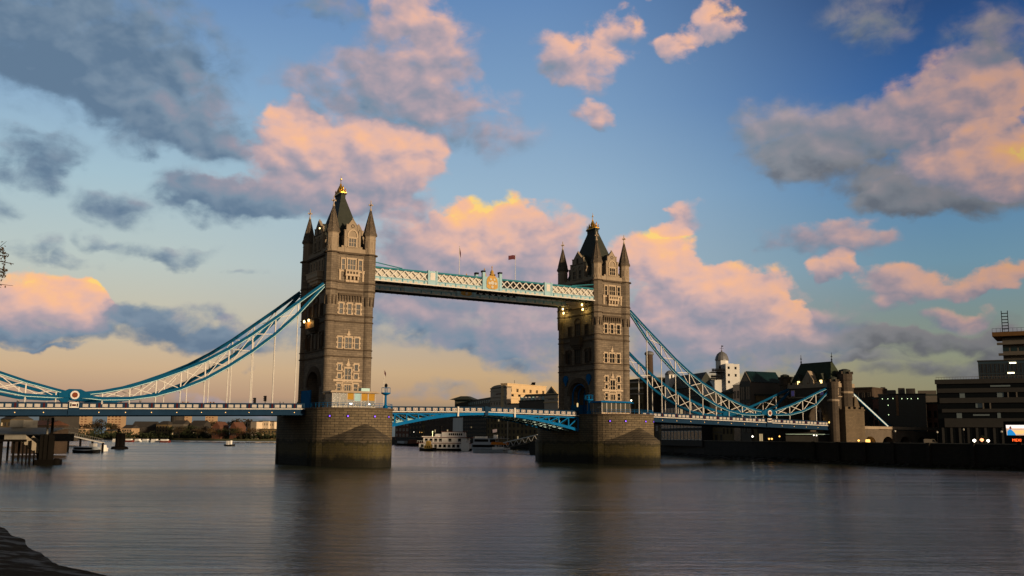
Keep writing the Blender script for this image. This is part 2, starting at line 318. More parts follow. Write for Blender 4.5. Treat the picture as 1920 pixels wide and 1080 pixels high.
# ------------------------------------------------------------------ water and banks
def water_mat():
    m = bpy.data.materials.new("river_water"); m.use_nodes = True; t = m.node_tree; g = G(t); b = t.nodes['Principled BSDF']
    pos = g.n('ShaderNodeNewGeometry').outputs['Position']
    cb = g.n('ShaderNodeCombineXYZ')        # wind waves: long crests, short along the wind
    t.links.new(g.m('MULTIPLY', g.v('DOT_PRODUCT', pos, (.86, -.51, 0)), .22), cb.inputs[0]); t.links.new(g.v('DOT_PRODUCT', pos, (.51, .86, 0)), cb.inputs[1])
    w = cb.outputs[0]
    a = g.noise(w, .12, 4., .55, .5).outputs[0]; c = g.noise(w, .8, 5., .62, .4).outputs[0]; d = g.noise(pos, 1.7, 3., .55).outputs[0]
    patch = g.sm(g.noise(g.v('MULTIPLY', w, (.6, .35, 1)), .05, 4., .6, .8).outputs[0], .38, .64, .45, 1.35)
    h = g.m('ADD', g.m('ADD', g.m('MULTIPLY', a, .8), g.m('MULTIPLY', g.m('MULTIPLY', c, patch), .34)), g.m('MULTIPLY', d, .075))
    bp = g.n('ShaderNodeBump'); bp.inputs['Strength'].default_value = 1.0; bp.inputs['Distance'].default_value = .75
    t.links.new(h, bp.inputs['Height']); t.links.new(bp.outputs[0], b.inputs['Normal'])
    b.inputs['Base Color'].default_value = (.030, .036, .024, 1); b.inputs['IOR'].default_value = 1.33
    t.links.new(g.m('MULTIPLY_ADD', patch, .10, .08), b.inputs['Roughness'])
    return m
tag(MB().add([(-9000, -3000, 0), (14000, -3000, 0), (14000, 22000, 0), (-9000, 22000, 0)], [(0, 1, 2, 3)]).build('river', water_mat()), 'calm grey brown river under the bridge', 'water', kind='structure')
def mud_mat():
    m = bpy.data.materials.new('wet_mud'); m.use_nodes = True; t = m.node_tree; g = G(t); b = t.nodes['Principled BSDF']
    pos = g.n('ShaderNodeNewGeometry').outputs['Position']
    n = g.noise(pos, .45, 5., .6).outputs[0]; n2 = g.noise(pos, 5., 5., .65).outputs[0]
    wet = g.sm(n, .46, .60)
    t.links.new(g.mix(g.sm(n2, .35, .7), (.006, .005, .0035, 1), (.024, .020, .014, 1)), b.inputs['Base Color'])
    t.links.new(g.m('MULTIPLY_ADD', wet, -.35, .92), b.inputs['Roughness']); t.links.new(g.m('MULTIPLY_ADD', wet, .14, .04), b.inputs['Specular IOR Level'])
    bp = g.n('ShaderNodeBump'); bp.inputs['Strength'].default_value = .8; bp.inputs['Distance'].default_value = .15
    t.links.new(n2, bp.inputs['Height']); t.links.new(bp.outputs[0], b.inputs['Normal']); return m
K['mud'] = mud_mat()
K['paving'] = mat('quay_paving', (.10, .09, .08), .9, .3, .4)
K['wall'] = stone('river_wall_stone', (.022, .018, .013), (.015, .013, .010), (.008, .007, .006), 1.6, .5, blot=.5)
K['land'] = mat('far_land', (.045, .045, .025), .95, .4, .05)
SB = [(152, -420), (150, -90), (146, -62), (157, -12), (164, 16), (177, 58), (196, 99), (210, 150), (226, 258), (240, 460), (300, 800), (430, 1000)]   # south quay edge
def slab(name, poly, z0, z1, m, label, cat, kind='structure'):
    return tag(MB().prism([(x, y, z0) for x, y in poly], (0, 0, z1-z0)).build(name, m), label, cat, kind=kind)
inn = lambda d: [(x+d, y) for x, y in SB]
slab('quay', inn(1.2)+[(3000, 1600), (3000, -420)], -1, 5.3, K['paving'], 'paved quay along the far right bank', 'ground')
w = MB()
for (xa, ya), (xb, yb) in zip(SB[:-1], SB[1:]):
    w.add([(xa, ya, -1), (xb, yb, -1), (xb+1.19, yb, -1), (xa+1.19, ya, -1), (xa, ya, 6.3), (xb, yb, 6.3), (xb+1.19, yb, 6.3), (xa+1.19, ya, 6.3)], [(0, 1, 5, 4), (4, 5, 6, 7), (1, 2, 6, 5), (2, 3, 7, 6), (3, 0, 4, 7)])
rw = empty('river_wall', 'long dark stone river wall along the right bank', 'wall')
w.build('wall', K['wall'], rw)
cp = MB()
for (xa, ya), (xb, yb) in zip(SB[:-1], SB[1:]): cp.bar((xa+.6, ya, 6.42), (xb+.6, yb, 6.42), 1.5, .24)
cp.build('coping', mat('coping_stone', (.16, .14, .11), .85), rw)
slab('far_bank', [(-2600, 1120), (60, 1090), (250, 965), (300, 960), (445, 1010), (2600, 1700), (2600, 6000), (-2600, 6000)], -1, 4.2, K['land'], 'low dark land of the far river bank', 'ground')
slab('near_bank', [(-500, -420), (-80, -420), (-84, -243.5), (-93, -241), (-96, -130), (-93.5, 30), (-93.5, 420), (-120, 1100), (-500, 1100)], -1, 5.3, K['paving'], 'near river bank below the camera', 'ground')
# mud beaches
def beach(name, rows, label):
    b = MB(); n = len(rows[0]); vs = [p for r in rows for p in r]
    b.add(vs, [(j*n+i, j*n+i+1, (j+1)*n+i+1, (j+1)*n+i) for j in range(len(rows)-1) for i in range(n-1)])
    return tag(b.build(name, K['mud'], smooth=True), label, 'beach', kind='structure')
rows = []
for j in range(7):
    f = j/6; r = []
    for i in range(len(SB)*4-3):
        k, q = divmod(i, 4); 
        a = SB[min(k, len(SB)-1)]; c = SB[min(k+1, len(SB)-1)]
        x = a[0]+(c[0]-a[0])*q/4; y = a[1]+(c[1]-a[1])*q/4
        r.append((x+.3-f*(9+3*math.sin(y*.06)+2*math.sin(y*.21))*(1 if -40 < y < 330 else .25), y, 1.1*(1-f)**1.3-.18*f+random.uniform(-.06, .06)))
    rows.append(r)
beach('foreshore', rows, 'dark mud foreshore below the right river wall')
rows = []
edge = [(-89.5, -135), (-86.2, -150), (-85.0, -159.5), (-84.6, -168), (-84.4, -177), (-83.7, -183), (-82.4, -188.5), (-80.5, -194), (-78, -203), (-77, -225)]
for j in range(10):
    f = j/9; r = []
    for i in range((len(edge)-1)*8+1):
        k, q = divmod(i, 8); a = edge[k]; c = edge[min(k+1, len(edge)-1)]
        x = a[0]+(c[0]-a[0])*q/8; y = a[1]+(c[1]-a[1])*q/8
        r.append((x+.95-f*14, y-f*2, -.10+f*2.2+.03*math.sin(x*.9+y*.7)+random.uniform(-.012, .012)))
    rows.append(r)
beach('beach', rows, 'dark wet mud beach at the near left corner')
# ------------------------------------------------------------------ bridge towers
ZR = 14.1
def tower(x0, label, kind_north):
    T = empty('bridge_tower', label, 'tower', 'stone bridge towers', (x0, 0, 0))
    def F(face):      # (u along the wall seen from outside, v outwards, z)
        if face == 'W': return lambda u, v, z: (u, -9.7-v, z)
        if face == 'E': return lambda u, v, z: (-u, 9.7+v, z)
        if face == 'N': return lambda u, v, z: (-5.6-v, -u, z)
        return lambda u, v, z: (5.6+v, u, z)
    def fbox(mb, face, u0, u1, v0, v1, z0, z1, m=0):
        f = F(face); p = [f(u, v, z) for z in (z0, z1) for u, v in ((u0, v0), (u1, v0), (u1, v1), (u0, v1))]
        mb.add(p, [(3, 2, 1, 0), (4, 5, 6, 7), (0, 1, 5, 4), (1, 2, 6, 5), (2, 3, 7, 6), (3, 0, 4, 7)], m)
    # walls: lowest stage with a tunnel for the road, then plain stages
    hw, zs, za = 4.5, 19.6, 23.6
    arch = [(hw*math.cos(t), zs+(za-zs)*math.sin(t)**.85) for t in [i*math.pi/16 for i in range(17)]]
    pts = [(-9.7, 13.6), (-9.7, 27), (9.7, 27), (9.7, 13.6), (hw, 13.6)]+arch+[(-hw, 13.6)]
    wl = MB(); wl.prism([(-5.6, y, z) for y, z in pts], (11.2, 0, 0))
    wl.box(-5.55, 5.55, -9.65, 9.65, 27.0, 53.2)
    wl.build('wall', K['granite'], T)
    for face in ('N', 'S'):
        f = F(face); ar = MB()
        for k, (w_, v_) in enumerate(((.35, .28), (.85, .16), (1.35, .06))):
            a0 = [((hw+w_-.45)*math.cos(t), zs+(za-zs+w_-.45)*math.sin(t)**.85) for t in [i*math.pi/16 for i in range(17)]]
            a1 = [((hw+w_)*math.cos(t), zs+(za-zs+w_)*math.sin(t)**.85) for t in [i*math.pi/16 for i in range(17)]]
            for i in range(16):
                q = [a0[i], a1[i], a1[i+1], a0[i+1]]
                ar.prism([f(u, -.05, z) for u, z in q], Vector(f(0, v_, 0))-Vector(f(0, -.05, 0)))
        ar.build('portal_arch', K['string'], T)
    # string courses round walls and turrets
    st = MB()
    for z, h, ex in ((26.75, .4, .22), (28.55, .35, .2), (35.6, .4, .22), (37.15, .35, .2), (43.6, .4, .2), (45.6, .4, .2), (53.1, .5, .5)):
        r = 1.32 if z < 40 else 1.68
        for sy in (-1, 1): st.box(-4.6, 4.6, sy*9.7-(ex if sy < 0 else .1), sy*9.7+(ex if sy > 0 else .1), z, z+h)
        for sx_ in (-1, 1): st.box(sx_*5.6-(ex if sx_ < 0 else .1), sx_*5.6+(ex if sx_ > 0 else .1), -8.6, 8.6, z, z+h)
        for cx in (-5.07, 5.07):
            for cy in (-9.1, 9.1): st.lathe([(r, -.003), (r+ex, .1), (r+ex, h-.1), (r, h+.003)], cx, cy, z, 8 if z > 40 else 16, 0, .5)
    st.build('string_course', K['string'], T)
    def window(face, u0, u1, z0, z1, nu, nz, quoin=True, arched=0., m='trim', fr=.24, gl='glass', v=0.):
        f = F(face); b = MB()
        def bx(a, c, d, e, vv): fbox(b, face, a, c, v-.06, v+vv, d, e)
        bx(u0, u0+fr, z0, z1, .20); bx(u1-fr, u1, z0, z1, .20); bx(u0+fr, u1-fr, z1-fr, z1, .20); bx(u0-.1, u1+.1, z0-.16, z0, .30)
        bx(u0-.12, u1+.12, z1, z1+.16, .28)
        w_ = (u1-u0-2*fr)
        for i in range(1, nu): c = u0+fr+w_*i/nu; bx(c-.06, c+.06, z0, z1-fr, .12)
        for i in range(1, nz): c = z0+(z1-fr-z0)*i/nz; bx(u0+fr, u1-fr, c-.06, c+.06, .10)
        if quoin:
            n = int((z1-z0)/.55); 
            for i in range(n):
                if i % 2 == 0: 
                    zz = z0+(z1-z0)*i/n
                    bx(u0-.25, u0, zz+.03, zz+.48, .12); bx(u1, u1+.25, zz+.03, zz+.48, .12)
        if arched:
            c = (u0+u1)/2; n = 8; r = (u1-u0)/2
            for i in range(n):
                t0, t1 = math.pi*i/n, math.pi*(i+1)/n
                q = [(c+r*math.cos(t0), z1+arched*math.sin(t0)**.8), (c+(r+.28)*math.cos(t0), z1+(arched+.28)*math.sin(t0)**.8), (c+(r+.28)*math.cos(t1), z1+(arched+.28)*math.sin(t1)**.8), (c+r*math.cos(t1), z1+arched*math.sin(t1)**.8)]
                b.prism([f(a, v-.05, z) for a, z in q], Vector(f(0, .28, 0))-Vector(f(0, 0, 0)))
        o = b.build('window', K[m], T)
        gp = MB(); fbox(gp, face, u0+fr-.02, u1-fr+.02, v-.03, v+.025, z0, z1-fr+.02)
        gp.build('pane', K[gl], o)
        return o
    def ornament(face, u, z, s=1.):
        b = MB(); fbox(b, face, u-.38*s, u+.38*s, -.05, .22, z, z+.9*s); fbox(b, face, u-.25*s, u+.25*s, -.05, .28, z+.9*s, z+1.35*s)
        fbox(b, face, u-.1*s, u+.1*s, -.05, .2, z+1.35*s, z+2.0*s); fbox(b, face, u-.62*s, u+.62*s, -.05, .14, z+.25*s, z+.6*s)
        b.build('carved_shield', K['trim'], T)
    for face in ('W', 'E'):
        # lowest stage
        for u0, u1 in ((-3.0, -1.68), (1.40, 2.82)):
            window(face, u0, u1, 23.45, 25.25, 1, 1); window(face, u0, u1, 21.45, 22.85, 1, 1)
            window(face, u0, u1, 18.2, 20.3, 1, 2, fr=.2)
        window(face, -1.15, .98, 20.6, 24.2, 2, 2); window(face, -1.1, .95, 18.2, 20.0, 3, 1, fr=.2)
        ornament(face, -.08, 24.5, .95)
        lb = MB(); fbox(lb, face, -3.9, 3.65, -.05, .26, 20.72, 21.22); fbox(lb, face, -3.1, 2.9, -.05, .18, 17.4, 17.9)
        for u in (-1.4, 1.2): fbox(lb, face, u-.14, u+.14, -.05, .22, 17.9, 20.7)
        lb.build('lintel_band', K['trim'], T)
        # second stage
        window(face, -3.2, -1.75, 29.05, 32.0, 1, 2); window(face, -1.33, .9, 29.05, 32.0, 2, 2); window(face, 1.3, 2.85, 29.05, 32.0, 1, 2)
        ornament(face, -.2, 32.25, .85)
        # third stage
        for u0, u1 in ((-3.15, -1.72), (-.88, .55), (1.38, 2.95)): window(face, u0, u1, 37.75, 40.6, 1, 2)
        cb = MB(); fbox(cb, face, -3.25, 3.1, -.05, .45, 42.45, 43.0)
        for i in range(9): u = -3.05+i*.74; fbox(cb, face, u-.17, u+.17, -.05, .36, 41.5, 42.45); fbox(cb, face, u-.12, u+.12, -.05, .2, 40.95, 41.5)
        cb.build('corbel_table', K['string'], T)
        # fourth stage: tall windows over a corbelled balcony
        window(face, -2.9, -1.62, 49.0, 52.0, 1, 2, False); window(face, -1.35, 1.3, 49.0, 52.1, 3, 2, False, fr=.28); window(face, 1.7, 3.05, 49.0, 52.0, 1, 2, False)
        bl = MB(); fbox(bl, face, -1.75, 2.0, -.05, .85, 47.75, 48.9); fbox(bl, face, -1.9, 2.15, -.05, 1.0, 48.9, 49.08); fbox(bl, face, -1.85, 2.1, -.05, .95, 47.45, 47.75)
        fbox(bl, face, -1.6, 1.85, -.05, .35, 45.95, 46.5)
        for i in range(4): u = -1.4+i*1.03; fbox(bl, face, u-.2, u+.2, -.05, .75, 46.6, 47.45); fbox(bl, face, u-.16, u+.16, -.05, .45, 46.0, 46.6)
        for u in (-3.05, 3.2): fbox(bl, face, u-.3, u+.3, -.05, .3, 48.3, 49.0); fbox(bl, face, u-.22, u+.22, -.05, .22, 46.3, 48.3); fbox(bl, face, u-.4, u+.4, -.05, .35, 48.95, 49.1)
        fbox(bl, face, -3.0, -1.95, -.05, .2, 48.55, 48.95); fbox(bl, face, 2.2, 3.15, -.05, .2, 48.55, 48.95)
        bo = bl.build('balcony', K['trim'], T)
        pn = MB()
        for i in range(4): fbox(pn, face, -1.45+i*.82, -1.45+i*.82+.55, .852, .86, 48.0, 48.65)
        pn.build('pierced_panel', K['string'], bo)
    for face in ('N', 'S'):
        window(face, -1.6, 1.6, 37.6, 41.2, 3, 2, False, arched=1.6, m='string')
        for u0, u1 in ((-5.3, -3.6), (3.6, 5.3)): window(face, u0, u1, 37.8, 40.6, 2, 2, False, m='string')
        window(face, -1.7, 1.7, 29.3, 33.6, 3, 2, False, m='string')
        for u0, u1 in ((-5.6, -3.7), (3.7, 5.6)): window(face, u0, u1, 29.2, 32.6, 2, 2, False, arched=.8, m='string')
        for i in range(5): window(face, -5.1+i*2.1, -3.7+i*2.1, 49.3, 52.3, 1, 2, False, m='trim', fr=.2)
        b = MB()
        fbox(b, face, -4.2, 4.2, -.05, 1.5, 47.7, 49.0); fbox(b, face, -4.4, 4.4, -.05, 1.65, 48.95, 49.2)
        for k, (hw_, vv, z0, z1) in enumerate(((3.9, 1.25, 47.0, 47.7), (3.2, .9, 46.2, 47.0), (2.5, .5, 45.9, 46.2))): fbox(b, face, -hw_, hw_, -.05, vv, z0, z1)
        b.build('balcony', K['trim'], T)
        b = MB(); fbox(b, face, -2.6, 2.6, -.05, 1.3, 34.6, 36.9)
        for hw_, vv, z0, z1 in ((2.3, 1.0, 34.0, 34.6), (1.8, .7, 33.4, 34.0)): fbox(b, face, -hw_, hw_, -.05, vv, z0, z1)
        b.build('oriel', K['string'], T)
        b = MB()
        for u in (-6.3, 6.3): fbox(b, face, u-.35, u+.35, -.05, .6, 29.6, 32.0); fbox(b, face, u-.5, u+.5, -.05, .75, 32.0, 32.3); fbox(b, face, u-.2, u+.2, -.05, .4, 32.3, 33.6)
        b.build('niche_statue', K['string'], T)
    # turrets
    for cx in (-5.07, 5.07):
        for cy in (-9.1, 9.1):
            b = MB()
            b.lathe([(1.62, 13.6), (1.62, 15.6), (1.3, 16.2), (1.3, 40.2)], cx, cy, 0, 20)
            b.lathe([(1.3, 40.2), (1.34, 40.6), (1.62, 42.4), (1.68, 42.6), (1.68, 53.1)], cx, cy, 0, 8, 0, .5)
            tu = b.build('turret', K['granite'], T)
            b = MB(); 
            for i in range(8):
                t = 2*math.pi*(i)/8; a = Vector((math.cos(t), math.sin(t), 0)); p = Vector((cx, cy, 0))
                b.prism([p+a*1.30+Vector((-a.y, a.x, 0))*k+Vector((0, 0, z)) for k, z in ((-.02, 40.0), (.02, 40.0), (.26, 42.3), (-.26, 42.3))], a*.33)
            b.build('corbel_notch', K['dark'] if False else K['string'], tu)
            b = MB(); b.lathe([(1.52, 53.55), (1.52, 57.3), (1.6, 57.4), (1.6, 57.6), (1.52, 57.7), (1.52, 58.2), (1.75, 58.5)], cx, cy, 0, 8, 0, .5)
            for i in range(8):
                t = 2*math.pi*i/8; a = Vector((math.cos(t), math.sin(t), 0)); s_ = Vector((-a.y, a.x, 0)); p = Vector((cx, cy, 0))+a*1.40
                for z0, z1, w_ in ((54.1, 54.9, .26), (55.2, 57.0, .16)):
                    b.bar(p+Vector((0, 0, z0))+s_*w_, p+Vector((0, 0, z1))+s_*w_, .1, .2, 0, a); b.bar(p+Vector((0, 0, z0))-s_*w_, p+Vector((0, 0, z1))-s_*w_, .1, .2, 0, a)
            b.build('lantern', K['upper'], tu)
            b = MB(); b.lathe([(1.66, 58.5), (1.88, 58.55), (1.86, 58.95), (1.5, 59.9), (.16, 65.4)], cx, cy, 0, 8, 0, .5)
            for i in range(8):
                t = 2*math.pi*(i+.5)/8; p = Vector((cx, cy, 0)); a = Vector((math.cos(t), math.sin(t), 0))
                b.bar(p+a*1.52+Vector((0, 0, 59.9)), p+a*.16+Vector((0, 0, 65.5)), .12, .12)
            sp_ = b.build('spire', K['spire'], tu)
            b = MB(); b.lathe([(.24, 65.3), (.30, 65.6), (.14, 65.9), (.12, 67.9), (.03, 68.2)], cx, cy, 0, 8)
            for a, c in ((1, 0), (0, 1)):
                b.box(cx-(.5 if a else .1), cx+(.5 if a else .1), cy-(.5 if c else .1), cy+(.5 if c else .1), 66.75, 67.0)
                for q in (-1, 1): b.lathe([(.05, -.22), (.17, 0), (.05, .22)], cx+a*q*.5, cy+c*q*.5, 66.88, 6)
            b.build('cross_finial', K['trim'], tu)
    # parapets between turrets and gables, with crosses cut as dark notches
    for face, lim, gw in (('W', 4.0, 2.05), ('E', 4.0, 2.05), ('N', 7.9, 3.5), ('S', 7.9, 3.5)):
        for s_ in (-1, 1):
            a, c = gw, lim; n = max(2, int((c-a)/.75)); pb = MB()
            fbox(pb, face, min(s_*a, s_*c), max(s_*a, s_*c), -.45, .05, 53.6, 54.75)
            for i in range(n):
                if i % 2 == 0: q = a+(c-a)*i/n; e = a+(c-a)*(i+.8)/n; fbox(pb, face, min(s_*q, s_*e), max(s_*q, s_*e), -.45, .05, 54.75, 55.3)
            pb.build('parapet', K['upper'], T)
    # gables
    for face, hw_, zsh, zap, back in (('W', 2.0, 58.3, 62.3, 4.0), ('E', 2.0, 58.3, 62.3, 4.0), ('N', 3.4, 58.6, 63.0, 3.6), ('S', 3.4, 58.6, 63.0, 3.6)):
        f = F(face); b = MB()
        out = [(-hw_, 53.6), (hw_, 53.6), (hw_, zsh), (hw_*.78, zsh+.25), (hw_*.72, zsh+2.0), (.18, zap), (-.18, zap), (-hw_*.72, zsh+2.0), (-hw_*.78, zsh+.25), (-hw_, zsh)]
        b.prism([f(u, .10, z) for u, z in out], Vector(f(0, -.5, 0))-Vector(f(0, .1, 0)))
        fbox(b, face, -hw_*.98, hw_*.98, -back, -.5, 53.6, zsh)
        for s_ in (-1, 1):      # shoulder pinnacles
            q = s_*hw_*.97; fbox(b, face, q-.28, q+.28, -.45, .25, zsh-3.2, zsh+.9); fbox(b, face, q-.4, q+.4, -.55, .35, zsh+.9, zsh+1.1)
            q = s_*hw_*.76; fbox(b, face, q-.2, q+.2, -.4, .2, zsh+1.1, zsh+2.5); fbox(b, face, q-.3, q+.3, -.5, .3, zsh+2.5, zsh+2.65)
        fbox(b, face, -.12, .12, -.3, .0, zap-.1, zap+.5)
        for s_ in (-1, 1):   # coping
            p0, p1 = f(s_*hw_*.76, -.2, zsh+2.0), f(0, -.2, zap+.1); b.bar(p0, p1, .75, .22)
        fbox(b, face, -hw_*.8, hw_*.8, -.05, .22, 54.75, 54.95)
        gb = b.build('gable', K['upper'], T)
        b = MB(); f = F(face)
        rp = [(-hw_*1.0, zsh), (hw_*1.0, zsh), (.0, zap-.5)]
        b.prism([f(u, -.52, z) for u, z in rp], Vector(f(0, -back, 0))-Vector(f(0, -.5, 0)))
        b.build('gable_roof', K['slate'], gb)
        if face in 'WE':
            o = window(face, -1.2, 1.2, 55.2, 57.5, 3, 2, False, arched=1.9, v=.1); o.parent = gb
            for c_ in list(o.children): c_.parent = o
            b = MB(); 
            for i in range(10): t = 2*math.pi*i/10; b.bar(f(.42*math.cos(t), .14, 60.55+.42*math.sin(t)), f(.42*math.cos(t+.63), .14, 60.55+.42*math.sin(t+.63)), .12, .14)
            b.build('tracery', K['string'], gb)
        else:
            for u0, u1 in ((-2.5, -.55), (.55, 2.5)): o = window(face, u0, u1, 54.9, 57.6, 2, 2, False, arched=.95, v=.1, m='upper'); o.parent = gb
            b = MB(); fbox(b, face, -3.0, 3.0, .1, .2, 59.2, 59.45); fbox(b, face, -.35, .35, .1, .3, 59.6, 61.2)
            b.build('tracery', K['string'], gb)
    # steep roof and gilded cresting
    b = MB(); b.hip(-4.9, 4.9, -8.6, 8.6, 53.7, -.62, .62, -2.1, 2.1, 69.6); b.hip(-.62, .62, -2.1, 2.1, 69.603, -.62, .62, -2.2, 2.2, 70.6); b.box(-.85, .85, -2.5, 2.5, 70.603, 71.0)
    rf = b.build('roof', K['slate'], T)
    b = MB(); b.box(-.75, .75, -2.35, 2.35, 71.0, 71.2)
    for i in range(7):
        y = -2.1+i*.7; h = 1.0 if i % 2 == 0 else .65
        for x in (-.62, .62): b.lathe([(.12, 0), (.2, .2), (.08, .45), (.17, .7), (.02, h+.25)], x, y, 71.2, 6)
    for y in (-1.9, 1.9):
        b.lathe([(.16, 0), (.28, .5), (.12, .9), (.22, 1.3), (.02, 2.0)], 0, y, 71.2, 6)
    b.lathe([(.75, 0), (.95, .35), (.6, .9), (.75, 1.3), (.5, 1.9), (.28, 2.3), (.3, 2.6), (.1, 2.75), (.09, 3.6), (.22, 3.75), (.22, 3.95), (.08, 4.1), (.06, 4.7), (.02, 5.0)], 0, 0, 71.2, 8)
    b.box(-.09, .09, -.36, .36, 75.1, 75.25)
    b.build('gilded_crown', K['gold'], rf)
    # lighter things on the road faces
    if kind_north:
        b = MB(); b.box(-5.95, -5.66, .9, 8.2, ZR, 18.8); b.build('blue_hoarding', K['blue'], T)
        b = MB(); f = F('N'); fbox(b, 'N', -3.6, 3.0, 1.35, 1.5, 34.7, 36.4)
        b.build('gilded_screen', K['crest'], T)
        for u in (-3.3, .2):
            b = MB(); f = F('N'); p = Vector(f(u, 1.9, 36.6)); b.lathe([(.02, -.35), (.2, -.25), (.26, .05), (.18, .3), (.02, .38)], p.x, p.y, p.z, 8)
            b.build('floodlight', K['lampw'], T)
        L = bpy.data.lights.new('floodlight_glow', 'POINT'); L.energy = 110; L.color = (1, .5, .14); L.shadow_soft_size = .3
        lo = bpy.data.objects.new('floodlight_glow', L); C.objects.link(lo); lo.parent = T; lo.location = (-7.9, 1.0, 36.2)
        b = MB(); b.lathe([(.02, 0), (.16, .1), (.16, .3), (.02, .4)], -6.6, -3.4, 60.2, 8); b.build('floodlight', K['lampw'], T)
    else:
        for u, z in ((6.0, 46.2), (5.6, 44.9), (-4.3, 46.4), (-4.7, 45.0)):
            b = MB(); p = Vector(F('N')(-u, 1.5, z)); b.lathe([(.02, -.3), (.2, -.2), (.26, .05), (.18, .3), (.02, .35)], p.x, p.y, p.z, 8)
            b.box(p.x, p.x+1.6, p.y-.06, p.y+.06, p.z-.1, p.z+.05, 1); b.build('floodlight', [K['lampw'], K['black']], T)
        for yy in (6.0, -4.5):
            L = bpy.data.lights.new('floodlight_glow', 'POINT'); L.energy = 300; L.color = (1, .72, .22); L.shadow_soft_size = .3
            lo = bpy.data.objects.new('floodlight_glow', L); C.objects.link(lo); lo.parent = T; lo.location = (-7.3, yy, 44.6)
        for y in (6.4, -5.7):
            b = MB(); b.tube((-5.95, y, 24.7), (-5.5, y, 24.7), 1.15, n=14); b.prism([(-5.9, y-.9, 24.2), (-5.9, y+.9, 24.2), (-5.9, y, 22.6)], (.35, 0, 0))
            b.build('blue_roundel', K['blue'], T)
        for k in range(5):
            b = MB(); x = -4.9+k*2.1
            a = [(3.9*math.cos(t), 19.4+3.6*math.sin(t)) for t in [i*math.pi/12 for i in range(13)]]
            for (y0, z0), (y1, z1) in zip(a[:-1], a[1:]): b.bar((x, y0, z0), (x, y1, z1), .35, .35, 0, (1, 0, 0))
            for s_ in (-1, 1): b.bar((x, s_*3.9, ZR), (x, s_*3.9, 19.4), .35, .35, 0, (0, 1, 0))
            b.build('portal_rib', K['blue'], T)
        [MB().box(-5.2, 5.2, y, y+.5, ZR, 17.0).build('blue_hoarding', K['blue'], T) for y in (-4.45, 3.95)]
        for y in (-3.0, 2.4):
            b = MB(); b.lathe([(.02, 0), (.22, .2), (.25, 1.1), (.02, 1.3)], -4.2, y, 16.3, 8); b.build('portal_lamp', glow_mat('portal_glow', (1, .7, .3), .8), T)
    return T
T1 = tower(0, 'nearer and larger left gothic stone tower with gold roof crown', True)
T2 = tower(82.3, 'farther right gothic stone tower with blue ribbed road arch', False)
# ------------------------------------------------------------------ piers
def pier(x0, label):
    T = empty('bridge_pier', label, 'pier', 'granite bridge piers', (x0, 0, 0))
    pts = [(-10.4*math.cos(math.pi*i/18), -12.6-9.4*math.sin(math.pi*i/18)) for i in range(19)]
    pts += [(10.4*math.cos(math.pi*i/18), 12.6+9.4*math.sin(math.pi*i/18)) for i in range(19)]
    b = MB(); b.prism([(x, y, -1) for x, y in pts], (0, 0, 14.5)); b.build('pier_body', K['pier'], T)
    q = [(x*1.02, y*1.012) for x, y in pts]
    b = MB(); b.prism([(x, y, 13.503) for x, y in q], (0, 0, .45)); b.build('coping', K['string'], T)
    for s_ in (-1, 1):       # gothic-plan cutwater with a stepped half-dome on top
        n = 24; base = []
        for i in range(n+1):
            t = -1+2*i/n; x = 10.55*t; base.append((x, -12.0-17.4*(1-abs(t)**1.55)**.78))
        b = MB(); b.prism([(x, s_*y, -1) for x, y in base], (0, 0, 7.4))
        lev = 9; rings = []
        for k in range(lev+1):
            f = k/lev; z = 6.402+4.15*f**.92
            sc = (1-f)**.86
            rings.append([(x*sc*1.0, s_*(-20.6+(y+20.6)*sc), z) for x, y in base])
        vs = [p for r in rings for p in r]; m_ = n+1
        b.add(vs, [(k*m_+i, k*m_+i+1, (k+1)*m_+i+1, (k+1)*m_+i) for k in range(lev) for i in range(n)])
        b.build('cutwater', K['cutwater'], T)
    for i, t in enumerate((-.62, -.30, .18, .55)):
        a = math.pi/2+t*1.35; x = -10.4*math.cos(a); y = -12.6-9.4*math.sin(a)
        b = MB(); d = Vector((x, (y+12.6)*1.2, 0)).normalized(); p = Vector((x, y, 11.9))
        b.bar(p-d*.2, p+d*.14, .62, .62); o = b.build('lamp_housing', K['black'], T)
        if True: 
            b2 = MB(); b2.bar(p+d*.141, p+d*.17, .36, .36); b2.build('lamp', K['purple'], o)
    return T
pier(0, 'left granite pier with dark tide line and domed cutwater')
pier(82.3, 'right granite pier with dark tide line and domed cutwater')
